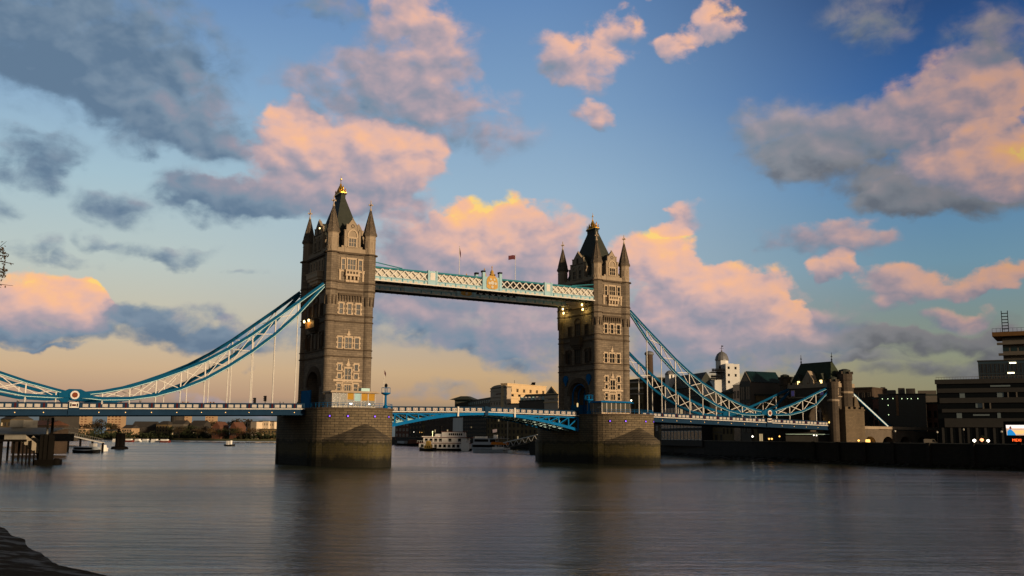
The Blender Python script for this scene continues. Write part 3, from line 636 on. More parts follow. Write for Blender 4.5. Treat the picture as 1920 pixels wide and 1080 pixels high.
# ------------------------------------------------------------------ decks
def parapet(mb, xs, yf, zf, sgn, pan=None, post=None):
    """mb materials: 0 navy, 1 white panel, 2 red, 3 white line"""
    for xa, xb in zip(xs[:-1], xs[1:]):
        ya, yb, za, zb = yf, yf, zf(xa), zf(xb)
        mb.bar((xa, ya, za+.62), (xb, yb, zb+.62), .16, 1.24, 0); mb.bar((xa, ya, za+1.30), (xb, yb, zb+1.30), .32, .14, 0)
        mb.bar((xa, ya+sgn*.16, za), (xb, yb+sgn*.16, zb), .3, .2, 3)
def side_span(sx, x0, dend, zf, label):
    T = empty('suspended_deck', label, 'bridge deck', 'blue side spans', (x0, 0, 0))
    X = lambda d: sx*d
    ds = [10.7]+[13.3+5.55*k for k in range(int((dend-13.3)/5.55)+1)]+[dend]
    dk = MB()
    for a, c in zip(ds[:-1], ds[1:]): dk.bar((X(a), 0, zf(a)-.25), (X(c), 0, zf(c)-.25), 17.9, .3)
    dk.build('roadway', K['asphalt'], T)
    for s_ in (-1, 1):
        b = MB(); y = s_*9.1
        for a, c in zip(ds[:-1], ds[1:]):
            b.bar((X(a), y, zf(a)-.8), (X(c), y, zf(c)-.8), .3, 1.3); b.bar((X(a), y+s_*.2, zf(a)-1.42), (X(c), y+s_*.2, zf(c)-1.42), .7, .14); b.bar((X(a), y+s_*.12, zf(a)-.42), (X(c), y+s_*.12, zf(c)-.42), .5, .1)
        b.build('edge_girder', K['navy'], T)
        b = MB(); parapet(b, [X(d) for d in ds], y, lambda x: zf(abs(x)), s_)
        pan = MB(); 
        for k in range(-1, len(ds)):
            d0 = 13.3+5.55*k
            for j in range(3):
                c = d0+.55+(j+.5)*(5.55-1.0)/3
                if 11.3 < c < dend-.8 and abs(c-62.9) > 1.5: pan.box(X(c)-.56, X(c)+.56, y+s_*.081 if s_ > 0 else y-.12, y+.12 if s_ > 0 else y-.081, zf(c)+.30, zf(c)+1.0)
            if 11 < d0 < dend-1 and abs(d0-62.9) > 2: b.box(X(d0)-.2, X(d0)+.2, y-.15, y+.15, zf(d0)+.1, zf(d0)+1.25, 2)
        po = b.build('parapet', [K['navy'], K['white'], K['red'], K['white']], T)
        pan.build('white_panels', K['panel'], po)
        for k in range(len(ds)-2):
            d0 = 13.3+5.55*k
            l = MB(); l.box(X(d0)-.09, X(d0)+.09, y+s_*.16-.05, y+s_*.16+.06, zf(d0)-.93, zf(d0)-.75); l.build('deck_lamp', K['lampo'], T)
    cg = MB()
    for d in ds[1:-1]: cg.box(X(d)-.25, X(d)+.25, -8.9, 8.9, zf(d)-1.45, zf(d)-.41)
    cg.build('cross_girders', K['under'], T)
    for s_ in (-1, 1):      # emblem box under the chain pin
        b = MB(); d = 62.9; b.box(X(d)-1.15, X(d)+1.15, s_*9.1-.5, s_*9.1+.5, zf(d)-1.5, zf(d)+1.45)
        o = b.build('pin_pedestal', K['navy'], T)
        e = MB(); e.box(X(d)-.95, X(d)+.95, s_*9.62-.1, s_*9.62+.1, zf(d)+.15, zf(d)+1.35); e.box(X(d)-.4, X(d)+.4, s_*9.74-.03, s_*9.74+.03, zf(d)+.5, zf(d)+.95, 1)
        for q in (-.66, .66): e.box(X(d)+q-.14, X(d)+q+.14, s_*9.74-.03, s_*9.74+.03, zf(d)+.4, zf(d)+1.1, 2)
        e.build('emblem', [K['white'], K['red'], K['black']], o)
    return T
ZL = lambda d: 13.66-(d-11)*.0188
ZRt = lambda d: 13.66-(d-11)*.0222
side_span(-1, 0, 123, ZL, 'long blue and white suspended deck left of the nearer tower')
side_span(1, 82.3, 93.5, ZRt, 'blue and white suspended deck right of the farther tower')
def bascule(x0, sx, label):
    T = empty('bascule_leaf', label, 'drawbridge', 'bascule leaves between the towers', (x0, 0, 0))
    zt = lambda d: 13.5+(d-10.65)*.0155; L0, L1 = 10.7, 41.05
    zb = lambda d: 9.0+4.15*math.sin(min(1, (d-10.65)/30.5)*math.pi/2)**.95
    N = 9; ds = [L0+(L1-L0)*i/N for i in range(N+1)]; X = lambda d: sx*d
    b = MB(); b.bar((X(L0), 0, zt(L0)-.2), (X(L1), 0, zt(L1)-.2), 14.4, .3); b.build('roadway', K['asphalt'], T)
    for y in (-7.35, -2.5, 2.5, 7.35):
        b = MB(); out = abs(y) > 5
        for a, c in zip(ds[:-1], ds[1:]):
            b.bar((X(a), y, zb(a)+.35), (X(c), y, zb(c)+.35), .5, .75); b.bar((X(a), y, zt(a)-.55), (X(c), y, zt(c)-.55), .4, .3)
            if zt(c)-zb(c) > 1.3:
                b.bar((X(a), y, zt(a)-.6), (X(c), y, zb(c)+.5), .3, .34, 0, (0, 1, 0))
        for d in ds[:-1]:
            if zt(d)-zb(d) > 1.4: b.bar((X(d), y, zb(d)+.4), (X(d), y, zt(d)-.6), .36, .36, 0, (0, 1, 0))
        b.build('truss_girder', K['blue'] if out else K['wpale'], T)
    b = MB()
    for i in range(2*N):
        d = L0+(L1-L0)*(i+.5)/(2*N); b.box(X(d)-.15, X(d)+.15, -7.1, 7.1, zb(d)+.05, zb(d)+.35)
    b.build('cross_girders', K['under'], T)
    for s_ in (-1, 1):
        y = s_*7.6; b = MB(); parapet(b, [X(L0), X((L0+L1)/2), X(L1)], y, lambda x: zt(abs(x)), s_)
        pan = MB(); n = 15
        for j in range(n):
            c = L0+.5+(j+.5)*(L1-L0-1.6)/n; ya, yb = (y-.12, y-.081) if s_ < 0 else (y+.081, y+.12)
            pan.box(X(c)-.66, X(c)+.66, ya, yb, zt(c)+.26, zt(c)+1.02, 0)
            for q in (-.34, .34): pan.box(X(c)+q-.12, X(c)+q+.12, ya-.02, yb+.02, zt(c)+.5, zt(c)+.8, 1)
        b.box(X(L1)-.5, X(L1)+.5, y-.4, y+.4, zt(L1)-1.0, zt(L1)+1.5, 0) if sx > 0 else None
        po = b.build('parapet', [K['navy'], K['white'], K['red'], K['white']], T)
        pan.build('white_panels', [K['panel'], mat('dull_red_roundel', (.22, .12, .10))], po)
        b = MB(); b.box(X(32.3)-.22, X(32.3)+.22, y+s_*.35-.12, y+s_*.35+.12, zb(32.3)-.1, zt(32.3)+1.4); b.build('white_marker_post', K['white'], T)
    return T
bascule(0, 1, 'left half of the blue arched drawbridge span')
bascule(82.3, -1, 'right half of the blue arched drawbridge span')
# ------------------------------------------------------------------ chains
CU = [(7, 45.1), (13.35, 39.9), (18.85, 35.6), (24.3, 31.3), (29.8, 27.5), (35.1, 24.4), (40.5, 21.9), (45.9, 19.7), (51.5, 17.8), (57.2, 16.5), (62.9, 15.75)]
CL = [(7, 44.5), (13.35, 37.0), (18.85, 31.6), (24.3, 27.15), (29.8, 23.3), (35.1, 20.1), (40.5, 17.7), (45.9, 16.05), (51.5, 15.15), (57.2, 14.95), (62.9, 15.45)]
SU = [(62.9, 15.75), (66.6, 16.6), (72.6, 18.2), (78.7, 20.2), (85.1, 22.6), (93.2, 25.4)]
SL = [(62.9, 15.45), (66.6, 15.15), (72.6, 15.35), (78.7, 16.55), (85.1, 18.9), (93.2, 24.9)]
def chain(sx, x0, y, zf, label):
    T = empty('suspension_chain', label, 'suspension chain', 'braced suspension chains', (x0, y, 0))
    X = lambda d: sx*d; so_ = 1 if y > 0 else -1
    P = lambda q: (X(q[0]), 0, q[1])
    for up_, lo_, thick in ((CU, CL, .80), (SU, SL, .7)):
        for nm, ch in (('upper_chord', up_), ('lower_chord', lo_)):
            b = MB()
            for a, c in zip(ch[:-1], ch[1:]):
                b.bar(P(a), P(c), .34, thick*.86, 0)
                d_ = (Vector(P(c))-Vector(P(a))).normalized(); nn = Vector((-d_.z, 0, d_.x)); nn = nn if nn.z > 0 else -nn
                for k in (-1, 1): 
                    o_ = nn*(k*thick*.45); b.bar(Vector(P(a))+o_, Vector(P(c))+o_, .48, .09, 0)
                o_ = nn*(thick*-.36)+Vector((0, so_*.225, 0)); b.bar(Vector(P(a))+o_, Vector(P(c))+o_, .05, .13 if sx < 0 else .08, 1)
            b.build(nm, [K['chainblue'], K['pale']], T)
        b = MB()
        for i, (a, c) in enumerate(zip(up_, lo_)):
            if a[1]-c[1] > .9 and 0 < i < len(up_)-1: b.bar(P(a), P(c), .26, .26, 0, (0, 1, 0))
        for i in range(len(up_)-1):
            if min(up_[i][1]-lo_[i][1], 9)+min(up_[i+1][1]-lo_[i+1][1], 9) > 1.6:
                b.bar(P(up_[i]), P(lo_[i+1]), .16, .24, 0, (0, 1, 0)); b.bar((X(lo_[i][0]), .05, lo_[i][1]), (X(up_[i+1][0]), .05, up_[i+1][1]), .16, .24, 0, (0, 1, 0))
        b.build('web_bracing', K['white'], T)
    for ch in (CL[1:-1], SL[1:-1]):
        for d, z in ch:
            b = MB(); zz = zf(d)+1.2; b.tube((X(d), 0, zz), (X(d), 0, z-.4), .13, n=6)
            b.lathe([(.36, z-.75), (.2, z-.95), (.14, z-1.2)], X(d), 0, 0, 6); b.build('hanger', K['white'], T)
    b = MB(); b.tube((X(62.9), -.62, 15.6), (X(62.9), .62, 15.6), 1.25, n=20); b.prism([(X(62.9)+q, -.5, z) for q, z in ((-3.2, 15.0), (3.2, 15.0), (3.2, 15.9), (1.2, 16.9), (-1.2, 16.9), (-3.2, 15.9))], (0, 1, 0))
    pn = b.build('pin_casting', K['chainblue'], T)
    b = MB(); b.tube((X(62.9), so_*.63, 15.6), (X(62.9), so_*.8, 15.6), .92, n=20, m=0); b.tube((X(62.9), so_*.801, 15.6), (X(62.9), so_*.9, 15.6), .58, n=20, m=1)
    b.build('pin_disc', [K['white'], mat('red_brown_disc', (.17, .045, .02))], pn)
    return T
chain(-1, 0, -9.1, ZL, 'near suspension chain hanging left of the left tower')
chain(-1, 0, 9.1, ZL, 'far suspension chain hanging left of the left tower, behind the near one')
chain(1, 82.3, -9.1, ZRt, 'near suspension chain sweeping right from the right tower')
chain(1, 82.3, 9.1, ZRt, 'far suspension chain sweeping right from the right tower, lower in view')
# ------------------------------------------------------------------ high walkways
def walkway(s_, label):
    T = empty('high_walkway', label, 'footbridge', 'high level walkways', (41.15, 0, 0))
    yo, yi = s_*9.5, s_*5.6; ya, yb = min(yo, yi), max(yo, yi); H = 34.9
    b = MB(); b.box(-H, H, ya+.1, yb-.1, 46.9, 47.3); 
    for i in range(40): x = -H+.9+i*1.745; b.box(x-.08, x+.08, ya+.6, yb-.6, 46.75, 46.9)
    b.build('floor', K['under'], T)
    b = MB(); b.box(-H, H, ya+.05, yb-.05, 50.62, 50.85); b.build('roof', K['wteal'], T)
    for k, (x0, x1, m) in enumerate(((-34.6, -19.5, 0), (-16.7, -2.8, 0), (3.0, 17.3, 1), (19.9, 34.6, 0))):
        b = MB(); b.box(x0, x1, ya+.42, yb-.42, 48.1, 50.6); b.build('glazing', K['officeglass'] if m else K['cream'], T)
    for y, out in ((yo, s_), (yi, -s_)):
        b = MB(); b.box(-H, H, y-.12, y+.12, 50.35, 50.75, 1); b.box(-H, H, y-.1, y+.1, 47.3, 48.25, 0)
        b.box(-H, H, y+min(0, out*.34), y+max(0, out*.34), 48.1, 48.25, 0); b.box(-H, H, y+min(0, out*.5), y+max(0, out*.5), 47.0, 47.28, 2)
        n = 44
        for i in range(n+1):
            x = -H+.2+i*(2*H-.4)/n; b.box(x-.1, x+.1, y+min(0, out*.16), y+max(0, out*.16), 47.28, 48.1, 1 if i % 2 else 0)
            if i < n: xc = x+(H-.2)/n; b.lathe([(.42, -.02), (.42, .02)], 0, 0, 0, 3) if False else b.box(xc-.42, xc+.42, y+min(out*.101, out*.14), y+max(out*.101, out*.14), 47.36, 47.72, 3)
        b.build('arcaded_band', [K['wpale'], K['wteal'], K['white'], K['cream']], T)
        for x0, x1 in ((-34.7, -19.5), (-16.7, -2.8), (3.0, 17.3), (19.9, 34.7)):
            b = MB(); n = max(1, round((x1-x0)/2.05)); w_ = (x1-x0)/n
            for i in range(n):
                a = x0+i*w_; 
                for (p, q, k) in (((a, 48.25), (a+w_, 50.35), 0), ((a+w_, 48.25), (a, 50.35), .07)):
                    b.bar((p[0], y+k*out, p[1]), (q[0], y+k*out, q[1]), .12, .24, 0, (0, 1, 0)) if False else b.bar((p[0], y+k*out, p[1]), (q[0], y+k*out, q[1]), .14, .26, 0)
            b.build('lattice', K['white'], T)
        for x0, x1 in ((-19.5, -16.7), (17.3, 19.9)):
            b = MB()
            b.box(x0, x1, y-.15, y+.25*out if out > 0 else y+.15, 47.3, 50.95, 0) if False else b.box(x0, x1, y+min(-.15*out, .3*out), y+max(-.15*out, .3*out), 47.28, 50.95, 0)
            for x in (x0+.18, x1-.18): b.box(x-.22, x+.22, y+min(-.2*out, .42*out), y+max(-.2*out, .42*out), 47.27, 51.1, 0)
            b.box(x0+.7, x1-.7, y+min(.301*out, .36*out), y+max(.301*out, .36*out), 48.5, 50.5, 1)
            b.build('pilaster', [K['wpale'], K['white']], T)
        b = MB(); b.box(-2.75, 2.95, y+min(-.15*out, .3*out), y+max(-.15*out, .3*out), 47.28, 51.0, 0)
        for x in (-2.55, 2.75):
            b.box(x-.42, x+.42, y+min(-.2*out, .5*out), y+max(-.2*out, .5*out), 47.27, 52.1, 0); b.box(x-.5, x+.5, y-.5, y+.5, 52.1, 52.6, 1)
        cr = b.build('crest_frame', [K['wpale'], K['black']], T)
        b = MB()
        pts = [(1.75*math.cos(t), 49.6+1.95*math.sin(t)) for t in [math.pi*i/10 for i in range(11)]]+[(-1.75, 48.0), (-1.0, 47.6), (1.0, 47.6), (1.75, 48.0)]
        b.prism([(.1+x, y+out*.32, z) for x, z in pts], (0, out*.12, 0), 0)
        for dx, dz, r in ((0, 0, .55), (-.9, -.1, .4), (1.0, -.1, .4), (-.5, 1.0, .3), (.65, 1.0, .3), (0, -1.1, .4)):
            b.lathe([(.01, 0), (r, .02)], 0, 0, 0, 3) if False else b.tube((.1+dx, y+out*.44, 49.3+dz), (.1+dx, y+out*.56, 49.3+dz), r, n=8, m=1)
        b.lathe([(.6, 0), (.75, .3), (.45, .7), (.55, 1.0), (.3, 1.4), (.12, 1.6), (.1, 2.2), (.2, 2.35), (.02, 2.8)], .1, y+out*.2, 51.4, 8)
        b.build('gilded_crest', [K['crest'], K['cream']], cr)
    b = MB()
    for q in (-1, 1): b.bar((q*(H-.2), yo, 51.9), (q*(H-8), yo, 50.9), .22, .22)
    b.build('stay', K['wteal'], T)
    return T
walkway(-1, 'near high level walkway between the towers with gold crest')
walkway(1, 'far high level walkway between the towers, seen under the near one')
# flags
K['flag'] = mat('dark_red_flag', (.09, .028, .035), .8, .7, 1.2)
def flagpole(x, y, z, h, fx, label, fw_=1.9, fh=1.15, droop=0.):
    T = empty('flagpole', label, 'flag', None, (x, y, z))
    b = MB(); b.tube((0, 0, 0), (0, 0, h), .09, .05, 8); b.lathe([(.02, -.1), (.12, 0), (.02, .12)], 0, 0, h, 6); b.build('pole', K['white'], T)
    b = MB(); n = 8; vs = []
    for i in range(n+1):
        f = i/n
        for k in (0, 1):
            for th in (-.012, .012): vs.append((fx*(f*fw_*(1-droop*.7))+.05*fx, .18*math.sin(f*7)*f+th, h-.15-k*fh-f*fh*(.35+droop)+.1*math.sin(f*5)))
    fs = []
    for i in range(n):
        o = i*4; p = o+4; fs += [(o, p, p+2, o+2), (o+1, o+3, p+3, p+1), (o, o+1, p+1, p), (o+2, p+2, p+3, o+3)]
    fs += [(0, 2, 3, 1), (n*4, n*4+1, n*4+3, n*4+2)]
    b.add(vs, fs); b.build('flag_cloth', K['flag'], T)
flagpole(32.1, -7.6, 50.85, 8.2, 1, 'left flagpole on the high walkway, flag hanging limp', 1.2, 1.7, .9)
flagpole(50.0, -7.6, 50.85, 7.6, -1, 'right flagpole on the high walkway, dark flag flying left', 1.9, 1.2, -.2)
# pier cabins
def cabin(x0, y0, rz, wd, dp, h, roofm, label, lit):
    T = empty('control_cabin', label, 'cabin', None, (x0, y0, 13.96), rz)
    b = MB(); b.hip(-wd/2-.7, wd/2+1.0, -dp/2-.7, dp/2+.5, h, -wd/2-.2, wd/2+.2, -dp/2-.1, dp/2+.1, h+.5) ; b.build('roof', roofm, T)
    b = MB(); b.box(-wd/2, wd/2, -dp/2, dp/2, 0, .35); b.box(-wd/2, wd/2, dp/2-.2, dp/2, .35, h)
    b.build('base_wall', K['cream'] if lit else K['trim'], T)
    b = MB()
    n = 6
    for i in range(n+1): x = -wd/2+.12+i*(wd-.24)/n; b.box(x-.12, x+.12, -dp/2, -dp/2+.22, .35, h)
    for s_ in (-1, 1): b.box(s_*wd/2-.2 if s_ > 0 else -wd/2, s_*wd/2 if s_ > 0 else -wd/2+.2, -dp/2+.3, -dp/2+dp*.5, h*.55, h*.62)
    b.build('window_frame', K['panel'], T)
    b = MB(); b.box(-wd/2+.05, wd/2-.05, -dp/2+.08, -dp/2+.12, .36, h-.01); b.box(-wd/2+.06, -wd/2+.1, -dp/2+.2, dp/2-.25, .36, h-.01); b.box(wd/2-.1, wd/2-.06, -dp/2+.2, dp/2-.25, .36, h-.01)
    b.build('glazing', K['glass2'], T)
    if lit:
        for i, (c, zz) in enumerate(((2, .55), (4, .5), (5, .5))):
            x = -wd/2+.24+c*(wd-.24)/n; b = MB(); b.box(x+.02, x+(wd-.24)/n-.26, -dp/2+.03, -dp/2+.06, h*zz, h-.05)
            b.build('blind', mat('yellow_blind', (.36, .20, .03)) if c != 3 else K['wpale'], T)
        b = MB(); x = -wd/2+.24+3*(wd-.24)/n; b.box(x+.02, x+(wd-.24)/n-.26, -dp/2+.03, -dp/2+.06, h*.45, h-.05); b.build('blind', K['wpale'], T)
        b = MB(); b.box(wd/2-3.2, wd/2-1.0, -1, 1, h+.45, h+1.3); b.build('roof_plant', K['pale'], T)
        b = MB()
        for xx in (-wd*.1, wd*.32): b.box(xx, xx+.7, -dp/2+.02, -dp/2+.07, .8, 1.1)
        b.build('desk_lamp', glow_mat('cold_desk_light', (.7, .85, 1), 1.6), T)
    return T
cabin(-1.7, -16.2, 0, 11.2, 5.0, 3.55, K['trim'], 'flat roofed glass cabin with yellow blinds on the left pier', True)
cabin(82.3-4.6, -15.4, 0, 10.0, 4.2, 3.1, K['blue'], 'small teal roofed cabin on the right pier', False)
b = MB(); b.lathe([(.02, 0), (.2, .15), (.2, .35), (.02, .5)], 82.3+.4, -18.0, 17.6, 8); b.tube((82.7, -18.0, 13.9), (82.7, -18.0, 17.6), .08, m=1)
tag(b.build('lamp_post', [K['lampc'], K['black']]), 'lit white lamp beside the teal roofed cabin', 'lamp')
# railings on the piers
for x0, lab in ((0, 'thin teal railing along the rim of the left pier'), (82.3, 'thin teal railing along the rim of the right pier')):
    b = MB(); pr = None
    for i in range(25):
        a = math.pi*i/24; p = Vector((x0-10.3*math.cos(a), -12.5-9.2*math.sin(a), 13.95))
        b.tube(p, p+Vector((0, 0, 1.15)), .04, n=5)
        if pr is not None:
            for h in (.6, 1.12): b.tube(pr+Vector((0, 0, h)), p+Vector((0, 0, h)), .035, n=5)
        pr = p
    tag(b.build('railing', K['blue']), lab, 'railing', 'pier railings')
# signal mast
def mast(x, y, z, h, label):
    T = empty('signal_mast', label, 'mast', None, (x, y, z))
    b = MB(); b.lathe([(.7, 0), (.6, .9), (.32, 1.2), (.26, h*.62)], 0, 0, 0, 8); b.lathe([(.15, h*.62), (.1, h)], 0, 0, 0, 8); b.build('pole', K['blue'], T)
    b = MB(); b.lathe([(.3, h*.55), (1.2, h*.62), (1.2, h*.66)], 0, 0, 0, 10)
    for i in range(8): t = i*math.pi/4; b.tube((1.15*math.cos(t), 1.15*math.sin(t), h*.66), (1.15*math.cos(t), 1.15*math.sin(t), h*.85), .05, n=5)
    for i in range(8):
        t = i*math.pi/4; u = t+math.pi/4; b.tube((1.15*math.cos(t), 1.15*math.sin(t), h*.85), (1.15*math.cos(u), 1.15*math.sin(u), h*.85), .05, n=5)
    b.build('platform', K['blue'], T)
    b = MB(); b.lathe([(.1, h*.86), (.42, h*.9), (.42, h*.97), (.1, h*1.02)], 0, 0, 0, 8); b.build('lamp_head', K['black'], T)
mast(9.2, -12.6, 13.9, 6.4, 'blue signal mast with railed platform right of the left tower')
mast(72.9, -11.0, 13.9, 6.4, 'blue signal mast left of the right tower arch')
flagpole(9.9, -9.5, 13.9, 10.3, 1, 'thin flagpole with small dark flag beside the blue signal mast', .9, 1.0, .6)
# traffic signals, people, vehicles on the left deck
for px, h, lab in ((477.5, 2.6, 'shorter black traffic signal on the left bridge deck'), (497, 3.1, 'taller black traffic signal on the left bridge deck')):
    p = at(px, 757, Y=-6.0); T = empty('traffic_signal', lab, 'traffic light', 'traffic signals on the deck', (p.x, -6.0, ZL(-p.x)-.1))
    b = MB(); b.tube((0, 0, 0), (0, 0, h), .08, n=8); b.build('pole', K['black'], T)
    b = MB(); b.box(-.26, .26, -.2, .2, h-1.1, h+.25)
    for k in range(3): b.lathe([(.17, -.12), (.2, .0), (.17, .14)], -.3, -.05, h+.03-k*.42, 8)
    b.build('signal_head', K['black'], T)
def person(x, y, z, rz, label, coat, h=1.72):
    T = empty('person', label, 'person', 'people on the bridge deck', (x, y, z), rz)
    me = bpy.data.meshes.new('body'); s_ = h/1.72
    J = [(0, 0, .92), (0, 0, 1.12), (0, .0, 1.38), (0, .01, 1.50), (0, .0, 1.56), (0, -.02, 1.66), (.17, 0, 1.42), (.22, .02, 1.15), (.20, -.06, .90), (-.17, 0, 1.42), (-.22, .02, 1.15), (-.20, -.06, .90), (.09, 0, .86), (.10, -.03, .48), (.10, .02, .08), (.10, -.14, .04), (-.09, 0, .86), (-.10, .05, .48), (-.10, .12, .08), (-.10, -.02, .04)]
    Ed = [(0, 1), (1, 2), (2, 3), (3, 4), (4, 5), (2, 6), (6, 7), (7, 8), (2, 9), (9, 10), (10, 11), (0, 12), (12, 13), (13, 14), (14, 15), (0, 16), (16, 17), (17, 18), (18, 19)]
    rd = [.16, .15, .17, .07, .06, .10, .075, .055, .04, .075, .055, .04, .10, .07, .05, .04, .10, .07, .05, .04]
    me.from_pydata([tuple(c*s_ for c in v) for v in J], Ed, []); me.materials.append(coat)
    o = bpy.data.objects.new('body', me); C.objects.link(o); o.parent = T
    mo = o.modifiers.new('skin', 'SKIN'); 
    for i, v in enumerate(me.skin_vertices[0].data): v.radius = (rd[i]*s_, rd[i]*.8*s_); v.use_root = (i == 0)
    o.modifiers.new('sub', 'SUBSURF').levels = 1
    b = MB(); b.lathe([(.02, -.11), (.085, -.05), (.105, .02), (.09, .09), (.02, .13)], 0, .012, 1.69*s_, 10); b.build('hair', K['black'], T, smooth=True)
p = at(525, 758, Y=-8.0); person(p.x, -8.0, ZL(-p.x)-.1, .6, 'person in dark coat standing at the parapet, left of the pair', mat('dark_coat', (.02, .02, .022)), 1.8)
p = at(531, 758, Y=-8.0); person(p.x, -8.0, ZL(-p.x)-.1, -.3, 'person in black jacket at the parapet, right of the pair', mat('black_jacket', (.03, .022, .02)), 1.7)

def car(x, y, z, rz, paint, label):
    T = empty('car', label, 'car', None, (x, y, z), rz)
    b = MB(); b.prism([(-2.1, -.85, .3), (2.1, -.85, .3), (2.1, -.85, .8), (1.2, -.85, .95), (.5, -.85, 1.45), (-1.2, -.85, 1.47), (-1.95, -.85, 1.0), (-2.1, -.85, .9)], (0, 1.7, 0)); bo = b.build('body', paint, T)
    for s_ in (-1, 1):
        b = MB(); b.prism([(-1.6, s_*.86, .98), (.95, s_*.86, .98), (.42, s_*.86, 1.38), (-1.15, s_*.86, 1.39)], (0, s_*.02, 0)); b.build('side_window', K['glass'], bo)
    for q in (-1.3, 1.3):
        for s_ in (-1, 1): MB().tube((q, s_*.62, .32), (q, s_*.88, .32), .32, n=12).build('wheel', K['black'], T)
car(-35.5, -6.2, ZL(35.5)-.1, 0, mat('dark_car_paint', (.01, .011, .013), .4, spec=.4), 'dark car on the left bridge deck between the hangers')
car(15.0, -5.6, 13.5, math.pi, mat('red_car_paint', (.20, .025, .02), .4, spec=.4), 'red car on the drawbridge just right of the left pier')
car(104, -6.0, ZRt(21.7)-.1, 0, mat('silver_car_paint', (.30, .30, .30), .4, spec=.4), 'silver car on the deck right of the farther tower')
# ------------------------------------------------------------------ south abutment tower
def abutment():
    T = empty('abutment_tower', 'stone gatehouse tower with steep dark roof at the right end of the bridge', 'tower', None, (0, 0, 0))
    x0, x1, y0, y1 = 174.0, 184.5, -10.6, 11.5
    hw, zs, za = 6.4, 15.5, 20.6; yc = .5
    arch = [(yc+hw*math.cos(t), zs+(za-zs)*math.sin(t)) for t in [i*math.pi/14 for i in range(15)]]
    pts = [(y0, 4), (y0, 25.2), (y1, 25.2), (y1, 4), (yc+hw, 4)]+arch+[(yc-hw, 4)]
    b = MB(); b.prism([(x0, y, z) for y, z in pts], (x1-x0, 0, 0)); b.build('wall', K['granite2'], T)
    b = MB()
    for i in range(14):
        for k, (r0, r1, v) in enumerate(((0, .5, .3), (.5, 1.0, .15))):
            q = [(yc+(hw+r)*math.cos(t), zs+(za-zs+r)*math.sin(t)) for r, t in ((r0, i*math.pi/14), (r1, i*math.pi/14), (r1, (i+1)*math.pi/14), (r0, (i+1)*math.pi/14))]
            b.prism([(x0+.05, y, z) for y, z in q], (-v-.05, 0, 0))
    b.build('arch_ring', K['string'], T)
    b = MB()
    for z in (21.6, 25.0): b.box(x0-.3, x1+.3, y0-.3, y1+.3, z, z+.35)
    b.box(x0-.25, x0+.4, y0-.2, y1+.2, 25.36, 26.3); b.box(x0-.25, x1+.2, y0-.25, y0+.4, 25.355, 26.305)
    n = 16
    for i in range(n): 
        if i % 2 == 0: a = y0+(y1-y0)*i/n; b.box(x0-.25, x0+.4, a, a+1.25, 26.3, 27.0)
    for i in range(8):
        if i % 2 == 0: a = x0+(x1-x0)*i/8; b.box(a, a+1.1, y0-.24, y0+.4, 26.306, 27.0)
    b.build('battlement', K['upper'], T)
    b = MB(); b.hip(x0+.9, x1-.9, y0+1.4, y1-1.4, 25.4, 178.9, 179.9, -6.0, 8.0, 33.8); b.box(179.2, 179.6, -6.2, 8.2, 33.803, 34.15)
    rf = b.build('roof', mat('green_roof_slate', (.035, .045, .028), .6, .4, .8), T)
    for y in (-6.0, 8.0):
        b = MB(); b.lathe([(.3, 33.8), (.16, 34.4), (.3, 34.7), (.12, 35.1), (.1, 35.6), (.35, 35.8), (.1, 36.1), (.08, 37.0), (.02, 37.4)], 179.4, y, 0, 8); b.build('roof_finial', K['black'], rf)
    b = MB(); g0 = [(2.9, 25.4), (-2.1, 25.4), (-2.1, 27.6), (.4, 31.0), (2.9, 27.6)]; b.prism([(x0+.2, y, z) for y, z in g0], (2.6, 0, 0))
    b.box(x0-.02, x0+.2, -.45, 1.25, 26.6, 28.4); b.build('gable', K['upper'], rf)
    for y in (-4.6, 5.6):
        b = MB(); b.prism([(x0+1.3, y-1.0, 27.6), (x0+1.3, y+1.0, 27.6), (x0+1.3, y, 30.0)], (3.5, 0, 0)); b.build('dormer', K['slate'], rf)
        b = MB(); b.box(x0+1.1, x0+1.28, y-.5, y+.5, 26.5, 27.6); b.build('lit_window', glow_mat('lit_dormer_window', (1, .70, .26), 3.), rf)
    for cx, cy, r, zt in ((180.4, -10.5, 2.3, 30.4), (174.4, -10.4, 1.7, 27.6), (174.4, 11.3, 1.9, 29.4), (183.6, 11.6, 2.4, 30.4)):
        b = MB(); b.lathe([(r, 4), (r, zt-3.2), (r+.25, zt-3.0), (r+.25, zt-.9)], cx, cy, 0, 12)
        for i in range(12):
            if i % 2 == 0:
                t = 2*math.pi*(i+.5)/12; a = Vector((math.cos(t), math.sin(t), 0)); p = Vector((cx, cy, zt-.9))+a*(r+.02); b.bar(p-Vector((0, 0, .05)), p+Vector((0, 0, .85)), .45, .95, 0, a)
        tu = b.build('turret', K['granite2'], T)
        b = MB(); b.lathe([(r*.85, zt-.897), (r*.85, zt+.5), (r*.3, zt+.9)], cx, cy, 0, 12); b.build('turret_cap', K['slate'], tu)
        b = MB(); b.lathe([(r+.02, zt-7.6), (r+.3, zt-7.4), (r+.3, zt-7.0), (r+.02, zt-6.8)], cx, cy, 0, 12); b.build('string_course', K['upper'], tu)
    def win(u0, u1, z0, z1, face, m):
        b = MB()
        if face == 'N': b.box(x0-.16, x0+.02, u0, u1, z0, z1, 0); b.box(x0-.2, x0-.161, u0+.2, u1-.2, z0+.2, z1-.2, 1)
        else: b.box(u0, u1, y0-.2, y0+.02, z0, z1, 0); b.box(u0+.2, u1-.2, y0-.24, y0-.201, z0+.2, z1-.2, 1)
        b.build('window', [K['trim'], m], T)
    vi = glow_mat('violet_lit_window', (.16, .13, .40), .10)
    for y in (-6.0, 7.2): win(y-.9, y+.9, 22.2, 24.4, 'N', vi)
